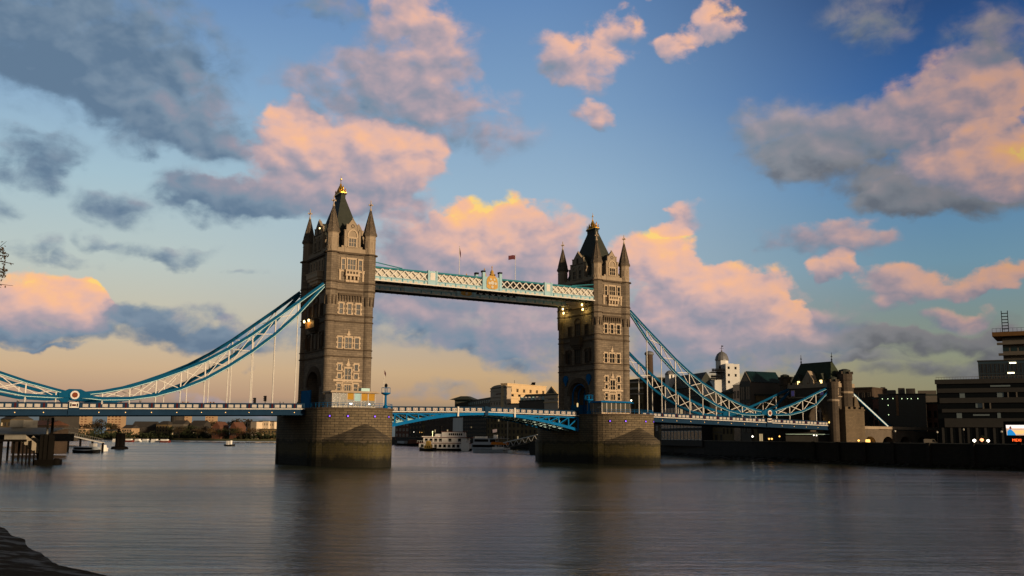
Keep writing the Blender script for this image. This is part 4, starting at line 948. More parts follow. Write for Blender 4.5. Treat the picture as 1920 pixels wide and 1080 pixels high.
    for x in (176.2,): win(x-.5, x+.5, 22.4, 24.6, 'W', K['glass']); win(x-.5, x+.5, 18.6, 20.8, 'W', K['glass'])
    # buttress block toward the river
    b = MB(); b.box(176.6, 186.0, -13.4, -10.61, 4, 17.0); b.box(176.4, 186.2, -13.6, -10.9, 10.6, 10.9); b.box(176.4, 186.2, -13.6, -10.62, 17.003, 17.5)
    for i in range(7):
        if i % 2 == 0: b.box(176.5+i*1.3, 177.8+i*1.3, -13.55, -13.0, 17.5, 18.3)
    b.prism([(182.6, -12.2, 17.5), (185.6, -12.2, 17.5), (184.4, -11.8, 21.8), (183.4, -11.8, 21.8)], (0, 1.6, 0))
    b.build('stair_block', stone('buttress_stone', (.125, .092, .057), (.10, .075, .047), (.05, .038, .026), 1.2, .45, blot=.3), T)
    b = MB(); b.lathe([(.02, 0), (.3, .25), (.3, .6), (.02, .8)], 173.0, -9.6, 12.6, 8); b.build('lamp', glow_mat('amber_lamp', (1, .62, .16), 2.5), T)
    L = bpy.data.lights.new('arch_lamp_glow', 'POINT'); L.energy = 50; L.color = (1, .62, .2); L.shadow_soft_size = .3
    lo = bpy.data.objects.new('arch_lamp_glow', L); C.objects.link(lo); lo.parent = T; lo.location = (172.2, -6.0, 14.0)
    return T
GT = abutment()
NT = copy_tree(GT); NT['label'] = 'matching stone gatehouse tower beyond the left end of the deck'; NT.location = (82.3, 0, 0); NT.scale = (-1, 1, 1)
for y, lab in ((-9.1, 'near straight pale tie sloping down right of the gatehouse tower'), (9.1, 'far straight pale tie seen through the gatehouse arch')):
    b = MB(); p0, p1 = (184.6, y, 23.6), (203.6, y, 11.6)
    b.bar(p0, p1, .5, .95, 0); o_ = -.27 if y < 0 else -.27
    b.bar((p0[0], y+o_, p0[2]), (p1[0], y+o_, p1[2]), .06, .42, 1)
    tag(b.build('anchor_tie', [K['chainblue'], mat('bright_tie_paint', (.62, .74, .78), .5, .1)]), lab, 'bridge tie', 'anchor ties')
# approach viaduct with arches
T = empty('approach_viaduct', 'low stone arched viaduct leading right from the gatehouse tower', 'viaduct')
b = MB(); xs = [187.5+i*9.2 for i in range(9)]
for i, x in enumerate(xs):
    zt = 10.9-i*.16; w_ = 9.2; r = 3.0
    out = [(x, 4.5), (x, zt), (x+w_, zt), (x+w_, 4.5), (x+w_/2+r, 4.5)]+[(x+w_/2+r*math.cos(t), 5.6+r*.95*math.sin(t)) for t in [k*math.pi/10 for k in range(11)]]+[(x+w_/2-r, 4.5)]
    b.prism([(a, -10.4, z) for a, z in out], (0, 3.0, 0)); b.box(x, x+w_, -7.399, 9.5, zt-1.2, zt-.1)
b.build('arcade_wall', stone('viaduct_stone', (.14, .11, .08), (.12, .095, .07), (.06, .05, .04), 1.1, .4, blot=.4), T)
b = MB(); b.box(187.5, 270.2, -10.7, -9.9, 10.95, 11.9); b.build('parapet', K['upper'], T)
b = MB(); b.bar((203.0, -9.1, 12.0), (206.5, -9.1, 9.0), 1.2, 2.4); b.build('anchor_block', K['navy'], T)
for i in (0,):
    b = MB(); b.box(190.0, 194.2, -8.6, -8.4, 5.4, 7.4); b.build('lit_doorway', glow_mat('amber_doorway', (1, .58, .16), 1.), T)
# ------------------------------------------------------------------ buildings
def frame(pl, pr, D0, D1, ybase=800):
    a = at(pl, ybase, D=D0); c = at(pr, ybase, D=D1); U = Vector((c.x-a.x, c.y-a.y, 0)); L = U.length
    return a, U/L, L
def building(name, label, cat, pl, pr, D0, D1, pyt, wallm, depth=14, z0=4.6, rows=0, cols=0, zr=None, winm='glass', wfrac=(.5, .6), roof='flat', roofm='slate', rh=3., framem='trim', lit=0., group=None, wname='window', skip=(), band=None, par=.6, zrp=None):
    a, U, L = frame(pl, pr, D0, D1); mid = a+U*(L/2); z1 = zat(pyt, mid.x, mid.y)
    if zrp: zr = tuple(zat(v, mid.x, mid.y) for v in zrp)
    T = empty(name, label, cat, group, (a.x, a.y, 0), math.atan2(U.y, U.x))
    b = MB(); b.box(0, L, 0, depth, z0-.5, z1); b.build('wall', K[wallm], T)
    if roof == 'flat':
        b = MB(); b.box(-.25, L+.25, -.25, depth+.25, z1+.003, z1+par); b.build('roof', K[roofm], T)
    elif roof == 'gable':          # ridge along the front
        b = MB(); b.prism([(-.3, -.4, z1+.003), (-.3, depth+.4, z1+.003), (-.3, depth/2, z1+rh)], (L+.6, 0, 0)); b.build('roof', K[roofm], T)
    elif roof == 'front':          # gable end to the viewer
        b = MB(); b.prism([(0, .1, z1+.003), (L, .1, z1+.003), (L/2, .1, z1+rh)], (0, .5, 0)); b.build('gable', K[wallm], T)
        b = MB(); b.prism([(-.3, .61, z1+.003), (L+.3, .61, z1+.003), (L/2, .61, z1+rh+.2)], (0, depth-.6, 0)); b.build('roof', K[roofm], T)
    elif roof == 'hip':
        b = MB(); b.hip(-.4, L+.4, -.4, depth+.4, z1+.003, min(L*.35, rh), L-min(L*.35, rh), depth*.45, depth*.55, z1+rh); b.build('roof', K[roofm], T)
    if rows:
        za, zb_ = zr or (z0+.4, z1-.4)
        for j in range(rows):
            for i in range(cols):
                if (i, j) in skip: continue
                cw, ch = L/cols, (zb_-za)/rows; x0 = i*cw+cw*(1-wfrac[0])/2; z0_ = za+j*ch+ch*(1-wfrac[1])/2
                x1, z1_ = x0+cw*wfrac[0], z0_+ch*wfrac[1]; f = min(.18, cw*wfrac[0]*.12)
                b = MB(); b.box(x0, x1, -.12, .05, z0_, z0_+f); b.box(x0, x1, -.12, .05, z1_-f, z1_); b.box(x0, x0+f, -.12, .05, z0_+f, z1_-f); b.box(x1-f, x1, -.12, .05, z0_+f, z1_-f)
                b.box((x0+x1)/2-f*.4, (x0+x1)/2+f*.4, -.1, .05, z0_+f, z1_-f)
                b.box(x0+f, x1-f, -.04, .02, z0_+f, z1_-f, 1)
                li = random.random() < lit
                b.build(wname, [K[framem], K['litwin'] if li else K[winm]], T)
    if band:
        b = MB()
        for z, h, pr_ in band: b.box(-.1, L+.1, -pr_, .04, z, z+h)
        b.build('cornice', K[framem], T)
    return T, L, z1
K['litwin'] = glow_mat('lit_window', (1, .72, .36), .35)
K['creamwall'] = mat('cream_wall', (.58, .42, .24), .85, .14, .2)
K['creamshade'] = mat('shaded_cream_wall', (.42, .34, .26), .85, .15, .2)  # darker copy of the cream wall, shade put into the colour
K['brick'] = stone('dark_brown_brick', (.075, .046, .028), (.06, .038, .025), (.05, .04, .03), .6, .2, blot=.5)
K['ybrick'] = stone('yellow_stock_brick', (.17, .115, .045), (.14, .095, .04), (.10, .08, .05), .6, .2, blot=.5)
K['rbrick'] = stone('red_brick', (.17, .06, .03), (.14, .05, .028), (.1, .07, .05), .6, .2, blot=.4)
K['dgrey'] = mat('dark_grey_cladding', (.032, .031, .029), .7, .2, .3)
K['mgrey'] = mat('grey_cladding', (.105, .092, .076), .7, .2, .3)
K['whitewall'] = mat('white_render', (.62, .60, .56), .8, .16, .35, streak=True)
K['tank'] = mat('lead_dome', (.16, .16, .165), .45, .25, .8, metal=.2)
K['tealglass'] = mat('dark_teal_glass', (.006, .020, .022), .15, .4, .3, spec=.4)
K['blueglass'] = mat('blue_glass', (.022, .040, .055), .25, .3, .3, spec=.3)
K['redband'] = mat('dull_red_band', (.16, .05, .035), .8)
def text(s, size, m, parent, loc, rot, name):
    cu = bpy.data.curves.new(name, 'FONT'); cu.body = s; cu.size = size; cu.extrude = .03; cu.align_x = 'CENTER'; cu.align_y = 'CENTER'
    o = bpy.data.objects.new(name, cu); C.objects.link(o)
    dg = bpy.context.evaluated_depsgraph_get(); me = bpy.data.meshes.new_from_object(o.evaluated_get(dg))
    bpy.data.objects.remove(o); me.materials.clear(); me.materials.append(m)
    o = bpy.data.objects.new(name, me); C.objects.link(o); o.parent = parent; o.location = loc; o.rotation_euler = rot
    return o
HP = math.pi/2
# wharf behind the bascules
T, L, z1 = building('wharf_building', 'cream stone wharf building with lettered parapet, behind the drawbridge', 'building', 919, 950, 655, 629, 728, 'creamshade', 3, rows=1, cols=6, zrp=(762, 751), framem='creamshade')
zz = zat(740, T.location.x, T.location.y)
b = MB(); b.box(-.4, L+.4, -.35, .05, zz+1.8, zz+2.3); b.box(-.6, L+.6, -.5, .05, zz-2.2, zz-1.7); b.box(-.6, L+.6, -.5, .05, zz-4.4, zz-3.8)
q = [(L*.5+L*.46*math.cos(t), z1+.6+1.6*math.sin(t)) for t in [math.pi*i/12 for i in range(13)]]; b.prism([(x, 0, z) for x, z in q], (0, .8, 0))
b.build('cornice', K['creamshade'], T)
text("BUTLERS WHARF", 1.15, mat('faded_red_lettering', (.13, .05, .045)), T, (L*.5, -.08, zz-.1), (HP, 0, 0), 'sign_lettering')
S1 = T
T, L, z1 = building('warehouse', 'sunlit cream warehouse front with row of dark square windows', 'building', 950.5, 1024, 632, 668, 723, 'creamwall', 5, rows=1, cols=6, zrp=(738, 729), wfrac=(.34, .8), framem='creamwall', roofm='creamwall')
for i in range(2):
    x = L*(.13+.17*i); z = zat(740.5, T.location.x, T.location.y); b = MB(); b.box(x-1.3, x+1.3, -.1, .03, z-.7, z+.7); b.build('window', K['glass'], T)
b = MB(); b.box(-.2, L+.2, -.5, .04, zat(747, T.location.x, T.location.y), zat(746, T.location.x, T.location.y)); b.box(-.2, L+.2, -.45, .04, zat(737.5, T.location.x, T.location.y), zat(737, T.location.x, T.location.y)); b.build('cornice', K['creamwall'], T)
b = MB(); b.prism([(L*.72, 3, z1+.6), (L*.8, 3, z1+.6), (L*.81, 3, z1+3.0), (L*.79, 3, z1+1.6)], (0, 3, 0)); b.build('roof_vent', K['black'], T)
b = MB(); b.tube((L*.3, 4, z1), (L*.3, 4, z1+3.2), .12); b.build('aerial', K['black'], T)
T, L, z1 = building('dormer_building', 'low building with dark slate roof and pale dormers, left of the pediment', 'building', 973, 1022, 612, 596, 752, 'mgrey', 12, rows=0)
for i in range(7):
    x = L*(i+.5)/7; b = MB(); b.box(x-.55, x+.55, -.3, 1.5, z1+.6, z1+2.6); b.build('dormer', [K['pale'] if i % 3 == 0 else K['white']], T)
b = MB(); b.prism([(-.3, 1.6, z1+.6), (-.3, 10, z1+.6), (-.3, 9, z1+4.6), (-.3, 6, z1+4.6)], (L+.6, 0, 0)); b.build('mansard', K['slate'], T)
T, L, z1 = building('pediment_building', 'pale pedimented building just left of the right tower', 'building', 1020.5, 1046.5, 594, 582, 741, 'creamshade', 14, rows=2, cols=4, zr=(11, 17), framem='creamshade')
b = MB(); b.box(-.3, L+.3, -.4, .05, z1-1.6, z1-1.2); b.box(-.3, L+.3, -.5, .05, z1-4.4, z1-3.9); b.prism([(L*.05, 0, z1+.61), (L*.95, 0, z1+.61), (L*.5, 0, z1+5.4)], (0, 1.2, 0)); b.build('pediment', K['creamwall'], T)
b = MB(); b.prism([(L*.25, -.1, z1+1.2), (L*.75, -.1, z1+1.2), (L*.5, -.1, z1+4.2)], (0, .09, 0)); b.build('tympanum', K['mgrey'], T)
text("BUTLERS WHARF", .8, mat('lettering_grey', (.10, .09, .08)), T, (L*.5, -.05, z1-2.5), (HP, 0, 0), 'sign_lettering')
T, L, z1 = building('long_building', 'long low building with small square windows climbing toward the wharf', 'building', 877, 918.5, 745, 672, 750, 'mgrey', 14, rows=1, cols=11, zrp=(758, 752), wfrac=(.5, .7), framem='pale', roofm='slate')
T, L, z1 = building('glass_pavilion', 'flat roofed green glass pavilion left of the wharf buildings', 'building', 852, 878, 748, 744, 751, 'tealglass', 10, rows=1, cols=5, zrp=(765, 753), winm='glass2', wfrac=(.9, .95), framem='mgrey')
b = MB(); b.hip(-3.2, L+4, -3, 13, z1+.65, 4, L-2, 2, 8, z1+3.4); b.build('wide_roof', K['slate'], T)
b = MB()
building('low_terrace', 'pale terrace balcony building beneath the cream warehouse', 'building', 951, 1012, 622, 600, 757.5, 'creamshade', 8, rows=1, cols=7, zr=(10, 15), framem='mgrey')
# riverside fronts seen under the drawbridge
building('riverside_flats', 'dark block with white balcony slats under the drawbridge crown', 'building', 868, 912, 690, 650, 779, 'dgrey', 12, rows=6, cols=12, zr=(4.8, 20), winm='tealglass', wfrac=(.5, .5), framem='mgrey', lit=.01)
building('yellow_warehouse', 'dim yellow brick warehouse front above the gangway', 'building', 912.5, 952, 645, 622, 776, 'ybrick', 12, rows=4, cols=6, zr=(5, 20), wfrac=(.42, .62), framem='brick', lit=.03)
building('brown_warehouse', 'dim brown warehouse front beside the right pier', 'building', 952.5, 1040, 617, 574, 776, 'ybrick', 12, rows=4, cols=11, zr=(5, 20), wfrac=(.40, .6), framem='brick', lit=.04)
building('white_hoarded_building', 'building with blank white sheeted wall above the paddle boat', 'building', 849, 867.5, 712, 692, 783, 'whitewall', 12, rows=0)
building('dark_warehouse', 'black warehouse with orange street lights behind the paddle boat', 'building', 797, 848.5, 762, 716, 776, 'brick', 14, rows=4, cols=9, zr=(5, 22), wfrac=(.45, .55), framem='brick', lit=.02)
building('ochre_building', 'narrow ochre building behind the paddle boat', 'building', 791, 798.5, 774, 768, 786, 'ybrick', 12, rows=3, cols=2, zr=(6, 20), framem='brick')
building('dark_block', 'plain dark block left of the narrow ochre building', 'building', 767, 791, 805, 778, 788, 'dgrey', 12, rows=4, cols=4, zr=(5, 20), framem='dgrey')
building('red_brick_house', 'orange brick building with pale balconies beside the left pier', 'building', 741, 767, 830, 806, 794, 'rbrick', 12, rows=3, cols=4, zr=(6, 19), wfrac=(.5, .45), framem='white', winm='glass2', lit=.05)
# right of the right tower
K['mill'] = stone('mill_brick', (.095, .066, .042), (.08, .056, .038), (.06, .05, .04), .6, .2, blot=.5)
building('brick_mill', 'dark brick mill with arched windows beside the right tower', 'building', 1176, 1226, 494, 470, 712, 'mill', 16, rows=6, cols=7, zr=(5, 27), wfrac=(.4, .62), framem='mgrey', lit=.03)
T, L, z1 = building('stone_corner_block', 'pale yellow stone block with heavy cornice at the right tower', 'building', 1176, 1207, 484, 476, 718, 'ybrick', 6, rows=3, cols=4, zr=(12, 25), framem='ybrick', roofm='creamshade')
b = MB(); b.box(-.3, L+.3, -.6, .05, z1-3.2, z1-2.2); b.box(-.3, L+.3, -.4, .05, z1-5.6, z1-5.2); b.build('cornice', K['creamshade'], T)
p = at(1219, 800, D=500); T = empty('chimney', 'tall brick mill chimney with dark rounded cap', 'chimney', None, (p.x, p.y, 0))
zc = zat(663, p.x, p.y); b = MB(); b.lathe([(2.5, 4), (1.9, zc-.8)], 0, 0, 0, 14); b.build('stack', K['brick'], T)
b = MB(); b.lathe([(1.9, zc-.797), (2.4, zc-.6), (2.45, zc+.3), (1.5, zc+1.1), (.2, zc+1.4)], 0, 0, 0, 14); b.build('cap', K['tank'], T)
T, L, z1 = building('slate_mill', 'long dark slate roofed mill with skylights, below the little dome', 'building', 1226.5, 1310, 478, 428, 730, 'brick', 8, rows=4, cols=13, zr=(6, 24), wfrac=(.6, .66), framem='mgrey', winm='tealglass', roof='gable', rh=6.5, lit=.02)
for i in range(5):
    x = L*(.1+.16*i); b = MB(); b.prism([(x, 1.5, z1+1.7), (x+2.6, 1.5, z1+1.7), (x+2.6, 4.0, z1+3.6), (x, 4.0, z1+3.6)], (0, -.25, .3)); b.build('skylight', K['tealglass'], T)
p = at(1257, 800, D=458); T = empty('roof_cupola', 'little white roof cupola with domed lead cap', 'cupola', None, (p.x, p.y, 0)); zc = zat(695, p.x, p.y)
b = MB(); b.box(-1.5, 1.5, -1.5, 1.5, 20, zc-1.8); b.box(-.4, .4, -1.56, -1.49, zc-3.6, zc-2.1, 1); b.build('body', [K['whitewall'], K['glass']], T)
b = MB(); b.lathe([(2.3, zc-1.797), (2.0, zc-1.2), (1.2, zc-.3), (.3, zc+.1)], 0, 0, 0, 12); b.build('dome', K['tank'], T)
building('glass_fronted_mill', 'dark glazed front behind the suspension hangers', 'building', 1240, 1316, 448, 393, 746, 'dgrey', 8, rows=3, cols=12, zr=(6, 21), wfrac=(.8, .75), framem='white', winm='tealglass', lit=.02)
T, L, z1 = building('white_gabled_house', 'white gabled building left of the domed tower', 'building', 1320, 1348, 402, 398, 724, 'whitewall', 12, rows=4, cols=3, zr=(6, 26), wfrac=(.25, .45), framem='dgrey', roof='gable', rh=3.0)
# brewhouse tower
p = at(1361, 800, D=395); ang = -YAW
T = empty('brewhouse_tower', 'white brewery tower with lead dome and weather vane', 'tower', None, (p.x, p.y, 0), ang)
Z = lambda py: zat(py, p.x, p.y); s1 = 395/FPX
b = MB(); b.box(-19*s1, 4*s1, 0, 9, 4, Z(712)); b.box(1*s1, 16*s1, -1.5, 8, 4, Z(682)); b.box(16.01*s1, 27*s1, -1.5, 8, 4, Z(683)); b.build('wall', K['whitewall'], T)
b = MB(); b.lathe([(12*s1, Z(712)), (12*s1, Z(674))], 0, 4.5, 0, 8, 0, .5); b.build('lantern', K['whitewall'], T)
b = MB(); b.lathe([(13.2*s1, Z(674.5)), (13.2*s1, Z(673)), (11.6*s1, Z(667)), (8.6*s1, Z(662)), (4.5*s1, Z(658.6)), (1.2*s1, Z(657.4)), (1.5*s1, Z(656)), (.4*s1, Z(654))], 0, 4.5, 0, 16)
for i in range(16): t = 2*math.pi*i/16; b.bar((13*s1*math.cos(t), 4.5+13*s1*math.sin(t), Z(672.8)), (8.7*s1*math.cos(t), 4.5+8.7*s1*math.sin(t), Z(661.8)), .12, .12)
dm = b.build('dome', K['tank'], T)
b = MB(); b.tube((0, 4.5, Z(655)), (0, 4.5, Z(645.5)), .09); b.bar((-.8, 4.5, Z(651.5)), (.8, 4.5, Z(651.5)), .1, .1); b.prism([(-.1, 4.45, Z(648.5)), (.7, 4.45, Z(648)), (.7, 4.45, Z(646)), (-.1, 4.45, Z(646.5))], (0, .1, 0)); b.build('weather_vane', K['black'], dm)
for x0, x1, py in ((-26, -1, 697.5), (-28, -5, 709.5)):
    b = MB(); b.box(x0*s1, x1*s1, -2.5, 4, Z(py)-.2, Z(py)); 
    for i in range(9): x = (x0+(x1-x0)*i/8)*s1; b.box(x-.06, x+.06, -2.5, -2.4, Z(py), Z(py)+1.15)
    b.box(x0*s1, x1*s1, -2.5, -2.38, Z(py)+1.1, Z(py)+1.25); b.box(x0*s1, x1*s1, -2.42, -2.4, Z(py)+.15, Z(py)+.95); b.build('balcony', K['black'], T)
for u, v in ((5.5, 690), (18.5, 690.5), (5.5, 703.5), (18.5, 704), (5.5, 716.5), (-8, 690), (12, 730), (21, 732)):
    b = MB(); y = -1.56 if u > 0 else (1.6 if v < 700 else -.06); x = (u+1)*s1; h = 1.05 if u > 0 else 2.2; b.box(x-.38, x+.38, y, y+.1, Z(v)-h/2, Z(v)+h/2); b.build('window', K['glass'], T)
T, L, z1 = building('green_glass_building', 'green glass building with gabled atrium right of the white tower', 'building', 1389, 1409, 366, 360, 717, 'mgrey', 14, rows=3, cols=2, zr=(9, 27), wfrac=(.86, .84), framem='mgrey', winm='tealglass', roof='front', rh=4.0, roofm='tealglass')
b = MB(); b.prism([(1.1, .04, z1+.5), (L-1.1, .04, z1+.5), (L/2, .04, z1+3.3)], (0, .05, 0)); b.build('gable_glass', K['tealglass'], T)
building('green_glass_wing', 'sloping glazed wing joining the white tower and the gabled atrium', 'building', 1376, 1388.5, 372, 366, 722, 'tealglass', 12, rows=3, cols=2, zr=(12, 26), winm='tealglass', framem='mgrey', roof='gable', rh=3.0, roofm='tealglass')
T, L, z1 = building('curved_brick_building', 'ochre brick building with a swept parapet under the white tower', 'building', 1354, 1389, 379, 368, 738, 'ybrick', 10, rows=3, cols=5, zr=(8, 21), framem='brick', wfrac=(.4, .5))
b = MB(); b.hip(-.3, L*.5, -.3, 10, z1+.6, L*.15, L*.35, 4, 6, z1+2.6); b.build('hipped_roof', K['slate'], T)
building('ochre_annex', 'narrow ochre brick annex right of the green glass building', 'building', 1409.5, 1419, 364, 360, 742, 'ybrick', 10, rows=3, cols=2, zr=(8, 20), framem='brick')
building('banded_flats', 'low flats with dull red bands left of the gatehouse tower', 'building', 1411, 1478, 400, 388, 737, 'mgrey', 12, rows=3, cols=9, zr=(8, 25), wfrac=(.7, .5), framem='redband', winm='glass', roofm='dgrey', band=((13.2, .9, .3), (18.8, .9, .3)))
building('striped_flats', 'flats with cream piers and red panels seen through the gatehouse arch', 'building', 1490, 1556, 420, 405, 741, 'creamshade', 12, rows=3, cols=8, zr=(9, 24), wfrac=(.62, .8), framem='rbrick', winm='glass2', roofm='dgrey', lit=.03)
T, L, z1 = building('dark_gabled_house', 'dark pitched roof house behind the left turret of the gatehouse tower', 'building', 1456, 1476, 396, 390, 724, 'dgrey', 10, rows=1, cols=2, zr=(14, 20), roof='front', rh=3.8, framem='mgrey')
# under the right span
building('quay_warehouse', 'long brown brick warehouse with arched windows under the right span', 'building', 1236, 1368, 452, 378, 800, 'ybrick', 8, z0=4.6, rows=1, cols=15, zr=(4.9, 9.2), wfrac=(.42, .86), framem='mgrey', lit=.05, roofm='brick', band=((9.6, .35, .25),))
building('low_dark_shed', 'low dark shed with strip windows under the right span near the pier', 'building', 1228, 1330, 462, 398, 789, 'brick', 6, rows=1, cols=11, zr=(10.5, 13.2), wfrac=(.42, .8), framem='white')
building('ochre_shed', 'plain ochre rendered building under the right span', 'building', 1369, 1420, 375, 357, 799, 'ybrick', 10, rows=1, cols=3, zr=(7, 11), wfrac=(.22, .8), framem='brick')
building('dark_undercroft', 'dark recessed building below the deck beside the gatehouse', 'building', 1421, 1480, 356, 342, 803, 'dgrey', 8, rows=1, cols=5, zr=(5, 10), wfrac=(.7, .7), framem='dgrey', lit=.15)
# jetty canopy under the deck by the gatehouse
T = empty('quay_canopy', 'thin pale quay canopy on posts below the gatehouse deck', 'canopy')
a = at(1473, 814, D=338); c = at(1566, 814, D=334); b = MB(); b.bar((a.x, a.y, a.z), (c.x, c.y, a.z), 3.0, .22); b.build('roof', K['pale'], T)
b = MB()
for i in range(8): q = a.lerp(c, i/7); b.box(q.x-.12, q.x+.12, q.y-.12, q.y+.12, 4.8, a.z-.1)
b.build('posts', K['black'], T)
b = MB(); b.bar((a.x, a.y, 7.2), (c.x, c.y, 7.2), .3, 5.2); b.build('back_wall', K['dgrey'], T)
# right bank beyond the gatehouse
building('dark_brick_block', 'tall dark brick block right of the gatehouse tower', 'building', 1594, 1638, 392, 386, 729, 'brick', 16, rows=4, cols=4, zr=(8, 27), wfrac=(.4, .5), framem='mgrey', roofm='brick', lit=.02)
T, L, z1 = building('grey_roofscape', 'stepped grey penthouse roofs above the dark glass hall', 'building', 1638, 1762, 420, 410, 742, 'mgrey', 14, rows=0)
for x0, x1, h, d in ((0, .10, 2.6, 2), (.13, .20, 3.4, 3), (.22, .36, 2.0, 1), (.40, .50, 2.9, 2), (.52, .66, 2.6, 1), (.7, .98, 1.7, 2)):
    b = MB(); b.box(L*x0, L*x1, d, d+8, z1+.5, z1+.5+h); b.build('penthouse', K['mgrey'], T)
T, L, z1 = building('glass_hall', 'dark glass fronted hall with a row of small lights', 'building', 1650, 1738, 372, 366, 741, 'tealglass', 14, rows=0, roofm='dgrey')
b = MB()
for i in range(19): b.box(L*i/18-.1, L*i/18+.1, -.35, .02, 4.6, z1)
b.build('mullions', K['tealglass'], T)
for i, (u, v) in enumerate([(.08, 748), (.2, 748), (.31, 747.5), (.5, 748), (.62, 748), (.7, 748), (.84, 748), (.2, 760), (.2, 778)]):
    b = MB(); z = zat(v, T.location.x, T.location.y); b.lathe([(.02, -.17), (.16, 0), (.02, .17)], L*u, -.5, z, 8); b.build('hall_light', glow_mat('hall_light', (.75, 1, .55), 2.2) if i == 0 else bpy.data.materials['hall_light'], T)
b = MB(); b.box(L*.37, L*.42, -.6, -.36, zat(779, T.location.x, T.location.y), z1); b.build('copper_fin', mat('copper_fin', (.26, .14, .07)), T)
building('brick_building', 'dull red brick corner between the glass hall and the banded office', 'building', 1739, 1772, 368, 362, 757, 'rbrick', 12, rows=3, cols=3, zr=(6, 19), framem='dgrey')
building('brick_building', 'dull orange brick wall left of the dark glass hall', 'building', 1638.5, 1649.5, 378, 374, 748, 'rbrick', 10, rows=3, cols=1, zr=(7, 20), framem='dgrey')
# banded office
T, L, z1 = building('banded_office', 'dark grey office block with long concrete bands on the right bank', 'office building', 1760, 1990, 336, 319, 715, 'officeglass', 30, rows=0, roofm='dgrey', par=.5)
Zc = lambda py: zat(py, T.location.x, T.location.y)
for i, (pa, pb) in enumerate(((712, 720.5), (729, 737), (746.5, 756), (767, 773.5), (784.5, 801))):
    b = MB(); off = 0 if i == 0 else .6*i; b.box(-.4+off, L+.4, -.7, .3, Zc(pb), Zc(pa)); b.build('concrete_band', K['dgrey'], T)
for (x, pa, pb) in ((1888.6, 737, 746.4), (1903.5, 737, 746.4), (1842.5, 756, 767), (1855.5, 756, 767)):
    q = at(x, 740, D=331); u = (Vector((q.x, q.y, 0))-Vector((T.location.x, T.location.y, 0))).length; b = MB(); b.box(u-.2, u+.2, -.6, .2, Zc(pb), Zc(pa)); b.build('fin', K['mgrey'], T)
b = MB()
for x in (1800, 1838, 1876, 1793, 1868, 1792): 
    pass
for k, (x, py, w_) in enumerate(((1875, 741, 2), (1836, 760, 2.2), (1797, 742, 1.6), (1792, 779, 1.6), (1840, 777, 5), (1872, 779, 1), (1875, 724, 6))):
    q = at(x, py, D=331); u = (Vector((q.x, q.y, 0))-Vector((T.location.x, T.location.y, 0))).length; z = Zc(py)
    b = MB(); b.box(u-w_/2, u+w_/2, -.12, -.02, z-.5 if w_ > 4 else z-.9, z+.0 if w_ > 4 else z+.9); b.build('lit_blind', glow_mat('dim_blind', (.10, .125, .125), .05) if k == 0 else bpy.data.materials['dim_blind'], T)
b = MB()
for i in range(46): b.box(i*.86, i*.86+.06, -.3, -.22, z1+.5, z1+1.7)
b.box(0, L, -.3, -.22, z1+1.62, z1+1.72); b.build('roof_railing', K['mgrey'], T)
b = MB(); 
for i in range(14): x = L*(i+.5)/14; b.box(x-.35, x+.35, -.35, .1, 4.6, Zc(801.2))
b.build('ground_columns', K['dgrey'], T)
T, L, z1 = building('glass_penthouse', 'blue glass storeys stepped back above the banded office', 'office building', 1841, 1990, 368, 356, 676, 'blueglass', 22, z0=20, rows=3, cols=18, zr=(24.5, 36), wfrac=(.92, .9), framem='dgrey', winm='blueglass', roofm='dgrey', par=.4)
for k, (x, py) in enumerate(((1897, 679.5), (1894, 698.5))):
    q = at(x, py, D=364); u = (Vector((q.x, q.y, 0))-Vector((T.location.x, T.location.y, 0))).length; z = zat(py, q.x, q.y)
    b = MB(); b.box(u-1.1, u+1.1, -.3, -.2, z-.22, z+.22); b.build('strip_light', glow_mat('strip_light', (1, .85, .5), 5.) if k == 0 else bpy.data.materials['strip_light'], T)
T, L, z1 = building('unfinished_tower', 'unfinished concrete tower storeys at the right edge', 'tower', 1890, 1990, 420, 410, 632, 'mgrey', 22, z0=30, rows=0, roofm='dgrey')
for pa, pb, x in ((643, 647, -2.0), (663, 667, -1.6)):
    b = MB(); b.box(x, L, -2.5, .0, zat(pb, T.location.x, T.location.y), zat(pa, T.location.x, T.location.y)); b.build('floor_slab', K['mgrey'], T)
b = MB(); b.box(-3.6, L, -3, 22.5, z1+.6, z1+2.4); b.build('work_deck', mat('rusty_formwork', (.14, .075, .03)), T)
b = MB()
for i in range(14): b.box(-3.5+i*1.6, -3.4+i*1.6, -2.9, -2.8, z1+2.4, z1+4.0)
b.box(-3.5, L, -2.9, -2.82, z1+3.9, z1+4.0); b.build('edge_rail', K['black'], T)
b = MB()
for i in range(7): z = z1+2.4+i*1.35; b.box(.2, 2.9, -.1, .1, z, z+.35); b.box(.2, .5, -.1, .1, z, z+1.35); b.box(2.6, 2.9, -.1, .1, z, z+1.35)
b.build('hoist_mast', K['black'], T)
b = MB()
for i in range(9): x = i*3.2; b.box(x, x+2.4, -.06, .02, zat(659, T.location.x, T.location.y), zat(650, T.location.x, T.location.y))
b.build('glazing', K['tealglass'], T)
